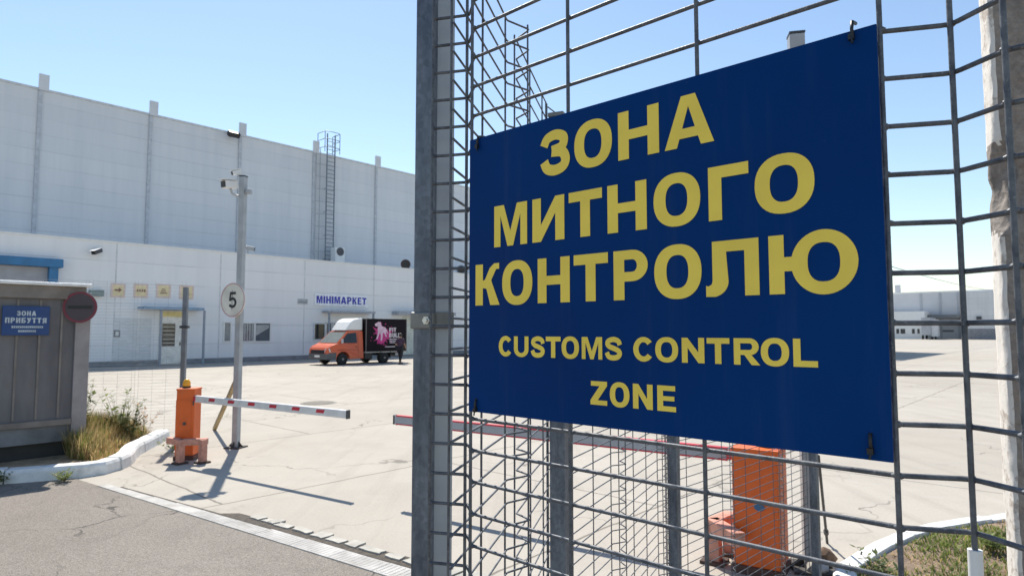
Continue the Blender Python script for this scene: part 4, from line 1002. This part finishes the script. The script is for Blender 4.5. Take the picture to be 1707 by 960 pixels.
# manhole cover
mh = ground(531, 671.5); t = thing('manhole_cover', 'round dark manhole cover in the yard between the barrier arm and the truck', 'manhole cover', (mh.x, mh.y, 0))
MB().tube([(mh.x, mh.y, .002), (mh.x, mh.y, .012)], .36, 28).build('lid', mat('manhole_iron', (.16, .145, .12), .8, .1, .2, 15), t)
MB().prism(arc(mh.x, mh.y, .44, .44, 0, 350, 35), lambda a, b, c: Vector((a, b, c)), .001, .008, [arc(mh.x, mh.y, .365, .365, 0, 350, 35)]).build('rim', mat('manhole_rim', (.28, .26, .22), .9), t)

# ================================================================== CONCRETE PILLAR (right edge)
nl = Vector((-.9135, .4067, 0)); nfp = Vector((-.4067, -.9135, 0)); C1 = Vector((.772*2.1, 2.1, 0)); WL, WF = .095, .26
def m_pillar():
    m, t, b = nodes('broken_concrete'); co = coords(t)
    v = t.nodes.new('ShaderNodeTexVoronoi'); v.inputs['Scale'].default_value = 38; lk(t, co, v.inputs[0])
    f = noi(t, co, 9, 7, .7); l = noi(t, co, 2.2, 4)
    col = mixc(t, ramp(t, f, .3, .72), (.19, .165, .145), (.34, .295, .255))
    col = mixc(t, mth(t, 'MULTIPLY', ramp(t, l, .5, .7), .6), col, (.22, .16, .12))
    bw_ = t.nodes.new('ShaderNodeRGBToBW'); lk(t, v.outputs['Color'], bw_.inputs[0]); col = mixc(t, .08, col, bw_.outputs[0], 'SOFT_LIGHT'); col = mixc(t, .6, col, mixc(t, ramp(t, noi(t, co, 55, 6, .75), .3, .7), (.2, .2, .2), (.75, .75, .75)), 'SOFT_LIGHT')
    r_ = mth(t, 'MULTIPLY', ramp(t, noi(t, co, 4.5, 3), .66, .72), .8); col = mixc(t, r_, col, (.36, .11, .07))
    lk(t, col, b.inputs['Base Color']); b.inputs['Roughness'].default_value = .92
    bumpn(t, b, mth(t, 'ADD', f, mth(t, 'MULTIPLY', v.outputs[0], .5)), .7, .012); return m
def m_sunlit_side():
    m, t, b = nodes('speckled_sunlit_side'); co = coords(t); f = noi(t, co, 26, 6, .75); l = noi(t, co, 5, 4)  # pale tone puts the sun's brightness into the colour, with random darker specks
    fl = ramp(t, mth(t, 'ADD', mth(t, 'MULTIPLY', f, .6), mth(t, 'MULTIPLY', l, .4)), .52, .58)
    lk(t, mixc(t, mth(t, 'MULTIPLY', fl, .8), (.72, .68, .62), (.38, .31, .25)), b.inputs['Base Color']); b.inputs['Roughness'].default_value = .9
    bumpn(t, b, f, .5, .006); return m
mb = MB(); NZ = 240; HP = 3.4; na, nb = 12, 18
rings = []
cen = C1-nl*WF/2*0 + (-nfp)*WL/2 + (-nl)*WF/2
for i in range(NZ+1):
    z = HP*i/NZ; rg = []
    loop = [(C1, -nfp*WL, na), (C1-nfp*WL, -nl*WF, nb), (C1-nfp*WL-nl*WF, nfp*WL, na), (C1-nl*WF, nl*WF, nb)]
    for o_, e_, n_ in loop:
        for k in range(n_):
            p = o_+e_*(k/n_); q = Vector((p.x, p.y, z))
            n1 = noise.fractal(q*9, 1, 2, 5)*.0022+noise.noise(q*40)*.0012
            # worn arrises and the broken bite on the near left edge
            dist = (p-C1).length
            edge = max(0, 1-dist/.02)*.005*(1+1.5*noise.noise(q*18))
            bite = max(0, 1-((z-2.28)/.17)**2)
            bt = max(0, .055*bite*(1+.5*noise.noise(q*14))-dist*.55)
            bt += max(0, .035*max(0, noise.noise(Vector((3, 1, z*3.1))))-dist*.5)
            q += (Vector((cen.x, cen.y, z))-q).normalized()*(edge+bt+n1)
            rg.append(q)
    rings.append(rg)
n_ = len(rings[0]); mb.add([v for r_ in rings for v in r_], [(i*n_+k, i*n_+(k+1) % n_, (i+1)*n_+(k+1) % n_, (i+1)*n_+k) for i in range(NZ) for k in range(n_)], True)
mb.add(rings[-1], [tuple(range(n_))])
pil = mb.build_at('concrete_pillar', m_pillar(), (cen.x, cen.y, 0)); pil.data.materials.append(m_sunlit_side())
for i_, fc in enumerate(pil.data.polygons):      # side face coloured paler as if sunlit, plain concrete where the edge broke off
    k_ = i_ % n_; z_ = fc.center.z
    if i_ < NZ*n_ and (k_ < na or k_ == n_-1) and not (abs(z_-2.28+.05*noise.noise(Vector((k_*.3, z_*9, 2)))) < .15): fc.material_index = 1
tag(pil, 'rough weathered concrete pillar with a broken edge at the right border', 'pillar')
# white plastic sleeve on the fence wire
q = vert1[6]+NF*.005
zs = on_plane(1640, 916, vert1[6], PF).z
sv = vert1[6]+NF*.005
mb = MB(); mb.tube([sv+Z3*(zs-.35), sv+Z3*zs], .0062, 14)
tag(mb.build_at('plastic_sleeve', WHITE, sv+Z3*(zs-.35)), 'white plastic tube sleeve on a mesh wire at the lower right', 'tube')

# ================================================================== BOX TRUCK
F0 = ground(572, 608.5); F0.z = 0; HD = -E; LF = M_
fnV = lambda x, z, y: F0+HD*x+LF*y+Z3*z          # x forward, z up, y to its left side (towards camera)
TW = 1.9
truck = thing('box_truck', 'orange cab box truck with white roof fairing and black cargo box parked by the warehouse', 'truck', fnV(-1.5, 0, -TW/2))
CABC = mat('cab_orange', (.62, .115, .045), .32, 0, .05, 2)
def inset(z): return .14*max(0, (z-1.12)/.68)
def loft(mb, prof, y0, y1, ins):
    n = len(prof)
    tris = tessellate_polygon([[Vector((p[0], p[1], 0)) for p in prof]])
    L_ = [fnV(x, z, y0-ins(x, z)) for x, z in prof]; Rr = [fnV(x, z, y1+ins(x, z)) for x, z in prof]
    mb.add(L_+Rr, [tuple(t_) for t_ in tris]+[tuple(i+n for i in reversed(t_)) for t_ in tris]); mb.add(L_+Rr, [(i, (i+1) % n, n+(i+1) % n, n+i) for i in range(n)])
    return mb
archp = [(.40*math.cos(R(a_)), .31+.40*math.sin(R(a_))) for a_ in range(0, 181, 15)]
prof = [(.40, .30)]+archp[1:-1]+[(-.40, .30), (-1.26, .32), (-1.26, 1.78), (-1.0, 1.81), (-.5, 1.80), (-.30, 1.75), (.36, 1.13), (.62, 1.04), (.84, .92), (.92, .80), (.92, .34)]
loft(MB(), prof, 0, -TW, lambda x, z: inset(z)+(.10*max(0, (x-.45)/.47))).build('cab', CABC, truck, .02)
cabo = [c for c in truck.children if c.name.startswith('cab')][0]
nrm = Vector((.62, .66))
def wsh(f, y): 
    x = .33+(-.27-.33)*f; z = 1.155+(1.715-1.155)*f; return fnV(x+.012, z+.012, y)
MB().poly([wsh(0, -.10), wsh(1, -.19), wsh(1, -TW+.19), wsh(0, -TW+.10)]).build('windscreen', mat('windscreen_glass', (.20, .22, .21), .08), cabo)
sy = lambda z: .006-inset(z)
q = MB(); q.poly([fnV(x, z, sy(z)) for x, z in ((.20, 1.16), (-.28, 1.64), (-.84, 1.70), (-.84, 1.14))]); q.build('side_window', GLASS, cabo)
q = MB(); q.poly([fnV(x, z, sy(z)) for x, z in ((-.93, .36), (-.945, .36), (-.945, 1.72), (-.93, 1.72))]); q.poly([fnV(x, z, .006) for x, z in ((.36, .80), (-.93, .80), (-.93, .785), (.36, .785))]); q.build('door_gap', mat('gap_dark', (.1, .02, .015), .6), cabo)
q = MB(); q.box(fnV(-.78, .95, .012), (.12, .02, .03), (HD, LF, Z3)); q.build('door_handle', BLACKP, cabo)
q = MB(); q.box(fnV(.16, 1.26, .13), (.05, .14, .22), (HD, LF, Z3)); q.box(fnV(.14, 1.16, .04), (.03, .12, .03), (HD, LF, Z3)); q.build('mirror', mat('mirror_pale', (.55, .55, .55), .3), cabo)
BMP = mat('bumper_grey', (.10, .105, .11), .6)
loft(MB(), [(.945, .30), (.955, .60), (.80, .64), (.42, .66), (.42, .32), (.60, .28)], .012, -TW-.012, lambda x, z: .11*max(0, (x-.45)/.47)).build('bumper', BMP, truck, .015)
q = MB(); q.poly([fnV(.956, .62, -.30), fnV(.94, .80, -.30), fnV(.94, .80, -TW+.30), fnV(.956, .62, -TW+.30)]); q.build('grille', BLACKP, cabo)
for y, s in ((-.19, 1), (-TW+.19, -1)):
    q = MB(); q.add([fnV(.935, .66, y-.10*s), fnV(.935, .86, y-.08*s), fnV(.80, .90, y+.14*s), fnV(.72, .70, y+.165*s)], [(0, 1, 2, 3)]); q.build('headlight', mat('headlight_clear', (.62, .64, .66), .12), cabo)
q = MB(); q.box(fnV(.962, .47, -TW/2), (.012, .5, .11), (HD, LF, Z3)); q.build('number_plate', WHITE, truck)
# fairing
q = MB(); FP = [(-.26, 1.80), (-.42, 2.02), (-.60, 2.26), (-.80, 2.40), (-1.05, 2.46), (-1.27, 2.47), (-1.27, 1.82)]
loft(q, FP, -.10, -TW+.10, lambda x, z: .05+.22*max(0, (x+1.27))*.5); q.build('fairing', WHITE, truck, .05, 3)
# cargo box
BXM = mat('box_black', (.009, .006, .010), .55); BXM.node_tree.nodes['Principled BSDF'].inputs['Specular IOR Level'].default_value = .15; RIMG = mat('box_rim', (.42, .40, .38), .5, .2)
X0, X1, ZB0, ZB1 = -1.34, -4.12, .66, 2.45
MB().box(fnV((X0+X1)/2, (ZB0+ZB1)/2, -TW/2), (X0-X1, TW+.1, ZB1-ZB0), (HD, LF, Z3)).build('cargo_box', BXM, truck, .01)
bx = [c for c in truck.children if c.name.startswith('cargo_box')][0]
q = MB(); ys = .056
for (xa, xb, za, zb) in ((X0-.05, X0+.005, ZB0, ZB1), (X1-.005, X1+.05, ZB0, ZB1)): q.box(fnV((xa+xb)/2, (za+zb)/2, .05), (abs(xb-xa), .02, zb-za), (HD, LF, Z3))
q.build('corner_trim', mat('box_rim_dark', (.14, .13, .13), .5, .2), bx)
q = MB(); q.box(fnV((X0+X1)/2, ZB0-.03, -TW/2), (X0-X1, TW+.06, .06), (HD, LF, Z3)); q.build('sill', RIMG, bx)
fnL = lambda a, b, c: fnV(-a, b, .05+c)           # a: rearwards (to the right in view), b: up
PXM = lambda u: 1.34+(u-890)/(1470-890)*2.78
PZM = lambda v: 2.45-(v-190)/(640-190)*1.79
q = MB(); rr = random.Random(4); pts = []
for i in range(46):
    a_ = 2*math.pi*i/46; r_ = .40+.10*math.sin(3*a_+1)+(.26 if i % 3 == 0 else 0)*rr.random()+(.05*rr.random()); pts.append((PXM(1120)+r_*1.1*math.cos(a_), PZM(420)+r_*.95*math.sin(a_)))
q.sheet(pts, fnL, .004)
for k in range(26):
    a_ = rr.uniform(0, 6.28); r_ = rr.uniform(.5, .85); cx, cy = PXM(1120)+r_*math.cos(a_), PZM(420)+r_*.8*math.sin(a_); rd = rr.uniform(.012, .04)
    if ZB0+.1 < cy < ZB1-.1: q.sheet(ell(cx, cy, rd, rd*1.2, 8, 2), fnL, .004)
q.build('splash', mat('splash_magenta', (.52, .02, .20), .45), bx, fix=False)
dog = [(1012, 262), (1030, 250), (1050, 240), (1062, 228), (1075, 238), (1090, 232), (1095, 262), (1105, 290), (1130, 300), (1160, 312), (1178, 345), (1200, 395), (1190, 400), (1172, 365), (1168, 400), (1180, 440), (1165, 440), (1150, 405), (1140, 380), (1122, 392), (1118, 440), (1112, 490), (1092, 490), (1098, 440), (1092, 400), (1080, 385), (1066, 420), (1050, 470), (1030, 470), (1048, 420), (1052, 370), (1050, 320), (1052, 295), (1025, 296), (1012, 282)]
q = MB(); q.sheet([(PXM(u), PZM(v)) for u, v in dog], fnL, .008); q.build('dog_emblem', mat('emblem_pink', (.72, .50, .62), .5), bx, fix=False)
q = MB(); put_text(q, 'PIT', fnL, PXM(1212), PXM(1312), PZM(372), PZM(312), .012, .003, .14, .3, .22); put_text(q, 'BULL', fnL, PXM(1212), PXM(1372), PZM(448), PZM(388), .012, .003, .14, .3, .22)
for (u0_, u1_, v_) in ((1215, 1325, 470), (1215, 1310, 495), (1220, 1300, 520), (1155, 1370, 577)): q.sheet([(PXM(u0_), PZM(v_+6)), (PXM(u1_), PZM(v_+6)), (PXM(u1_), PZM(v_-5)), (PXM(u0_), PZM(v_-5))], fnL, .012)
q.build('lettering', mat('logo_white', (.70, .62, .66), .5), bx, fix=False)
# chassis and wheels
q = MB()
for y in (-.45, -TW+.45): q.box(fnV(-2.5, .52, y), (3.4, .09, .14), (HD, LF, Z3))
q.build('chassis', BLACKP, truck)
q = MB(); q.box(fnV(-1.62, .42, -.22), (.5, .36, .34), (HD, LF, Z3)); q.build('fuel_tank', mat('tank_dark', (.03, .03, .03), .5), truck, .04)
q = MB(); q.box(fnV(-3.75, .40, -TW/2), (.04, TW-.1, .10), (HD, LF, Z3)); q.box(fnV(-3.7, .48, -.06), (.6, .03, .14), (HD, LF, Z3)); q.build('rear_guard', mat('guard_pale', (.35, .35, .36), .5), truck)
for x in (-2.35, -3.0):
    q = MB(); q.box(fnV(x, .5, -.1), (.02, .3, .4), (HD, LF, Z3)); q.build('mudguard', BLACKP, truck)
def wheel(x, y, sgn, w=.2):
    r_ = .31; c = fnV(x, r_, y); n_ = LF*sgn
    rr_ = [(r_*.62, -w*.52), (r_*.94, -w/2), (r_, -w*.36), (r_, w*.36), (r_*.94, w/2), (r_*.62, w*.52)]
    q = MB(); q.tube([c+n_*d_ for _, d_ in rr_], [a_ for a_, _ in rr_], 24); t_ = q.build('wheel', RUBBER, truck)
    q = MB(); q.tube([c+n_*(w*.40), c+n_*(w*.47), c+n_*(w*.51)], [r_*.60, r_*.60, r_*.56], 20); q.tube([c+n_*(w*.51), c+n_*(w*.62)], r_*.22, 12); q.build('rim', mat('rim_steel', (.22, .22, .22), .5, .4), t_)
for x, ww in ((0, .2), (-2.62, .3)):
    wheel(x, -.14, 1, ww); wheel(x, -TW+.14, -1, ww)

# ================================================================== PERSON
PP = ground(667, 606.5); PP.z = 0
def person(base, face, H):
    f = Vector(face).normalized(); r_ = Vector((f.y, -f.x, 0)); b = Vector(base); k = H/1.75
    P = lambda fx, sx, z: (f*fx+r_*sx+Z3*z)*k
    t = thing('person', 'person in dark trousers and a dark purple top walking at the rear of the truck', 'person', base)
    V = {'pel': (0, 0, .95, .15), 'wai': (0, 0, 1.12, .135), 'che': (.01, 0, 1.32, .16), 'nk': (.01, 0, 1.47, .06), 'hd': (.03, 0, 1.58, .085), 'tp': (.03, 0, 1.70, .08),
         'lh': (0, -.10, .90, .09), 'lk': (.13, -.11, .50, .062), 'la': (.22, -.11, .09, .045), 'lt': (.36, -.12, .04, .04),
         'rh': (0, .10, .90, .09), 'rk': (-.06, .11, .48, .062), 'ra': (-.26, .11, .12, .045), 'rt': (-.13, .12, .04, .04),
         'ls': (.0, -.19, 1.40, .065), 'le': (-.08, -.24, 1.14, .045), 'lw': (.02, -.24, .90, .033), 'lf': (.05, -.235, .80, .03),
         'rs': (.0, .19, 1.40, .065), 're': (.03, .25, 1.14, .045), 'rw': (.18, .22, .95, .033), 'rf': (.24, .20, .87, .03)}
    ED = [('pel', 'wai'), ('wai', 'che'), ('che', 'nk'), ('nk', 'hd'), ('hd', 'tp'), ('pel', 'lh'), ('lh', 'lk'), ('lk', 'la'), ('la', 'lt'), ('pel', 'rh'), ('rh', 'rk'), ('rk', 'ra'), ('ra', 'rt'),
          ('che', 'ls'), ('ls', 'le'), ('le', 'lw'), ('lw', 'lf'), ('che', 'rs'), ('rs', 're'), ('re', 'rw'), ('rw', 'rf')]
    def skin(name, keys, m, par, grow=1.0):
        idx = {q: i for i, q in enumerate(keys)}; me = bpy.data.meshes.new(name)
        me.from_pydata([tuple(P(*V[q][:3])) for q in keys], [(idx[a], idx[b_]) for a, b_ in ED if a in idx and b_ in idx], [])
        o = bpy.data.objects.new(name, me); COL.objects.link(o); o.parent = par
        md = o.modifiers.new('skin', 'SKIN'); 
        for i, q in enumerate(keys):
            sv_ = me.skin_vertices[0].data[i]; sv_.radius = (V[q][3]*k*grow,)*2; sv_.use_root = (i == 0)
        ss = o.modifiers.new('sub', 'SUBSURF'); ss.levels = 2; ss.render_levels = 2; me.materials.append(m)
        for p_ in me.polygons: p_.use_smooth = True
        return o
    body = skin('body', ['pel']+[q for q in V if q != 'pel'], mat('skin_tone', (.42, .24, .16), .6), t)
    skin('trousers', ['pel', 'lh', 'lk', 'la', 'rh', 'rk', 'ra'], mat('dark_trousers', (.015, .015, .02), .8), t, 1.3)
    skin('top', ['wai', 'pel', 'che', 'nk', 'ls', 'le', 'rs', 're'], mat('purple_top', (.06, .03, .055), .8), t, 1.28)
    h = MB(); hc = b+P(.015, 0, 1.645); 
    for i in range(1): 
        bm = bmesh.new(); bmesh.ops.create_uvsphere(bm, u_segments=16, v_segments=10, radius=.108*k)
        h.add([v.co*1.0+hc-f*.012 for v in bm.verts], [[v.index for v in fc_.verts] for fc_ in bm.faces if fc_.calc_center_median().z > -.02 or fc_.calc_center_median().dot(f) < 0], True); bm.free()
    h.build('hair', mat('dark_hair', (.02, .015, .012), .6), t, fix=False)
    q = MB(); q.box(b+P(.05, -.245, 1.02), (.06*k, .03*k, .46*k), (f, r_, Z3)); q.build('white_sleeve', mat('white_cloth', (.7, .7, .7), .8), t, .02)
    for s, a in (('l', 'lt'), ('r', 'rt')):
        x = V[a]; c = b+P(x[0]-.06, x[1], .045); q = MB(); q.box(c, (.27*k, .10*k, .09*k), (f, r_, Z3)); q.build('shoe', BLACKP, t, .02)
    return t
person(PP, (.35, .94, 0), 1.66)
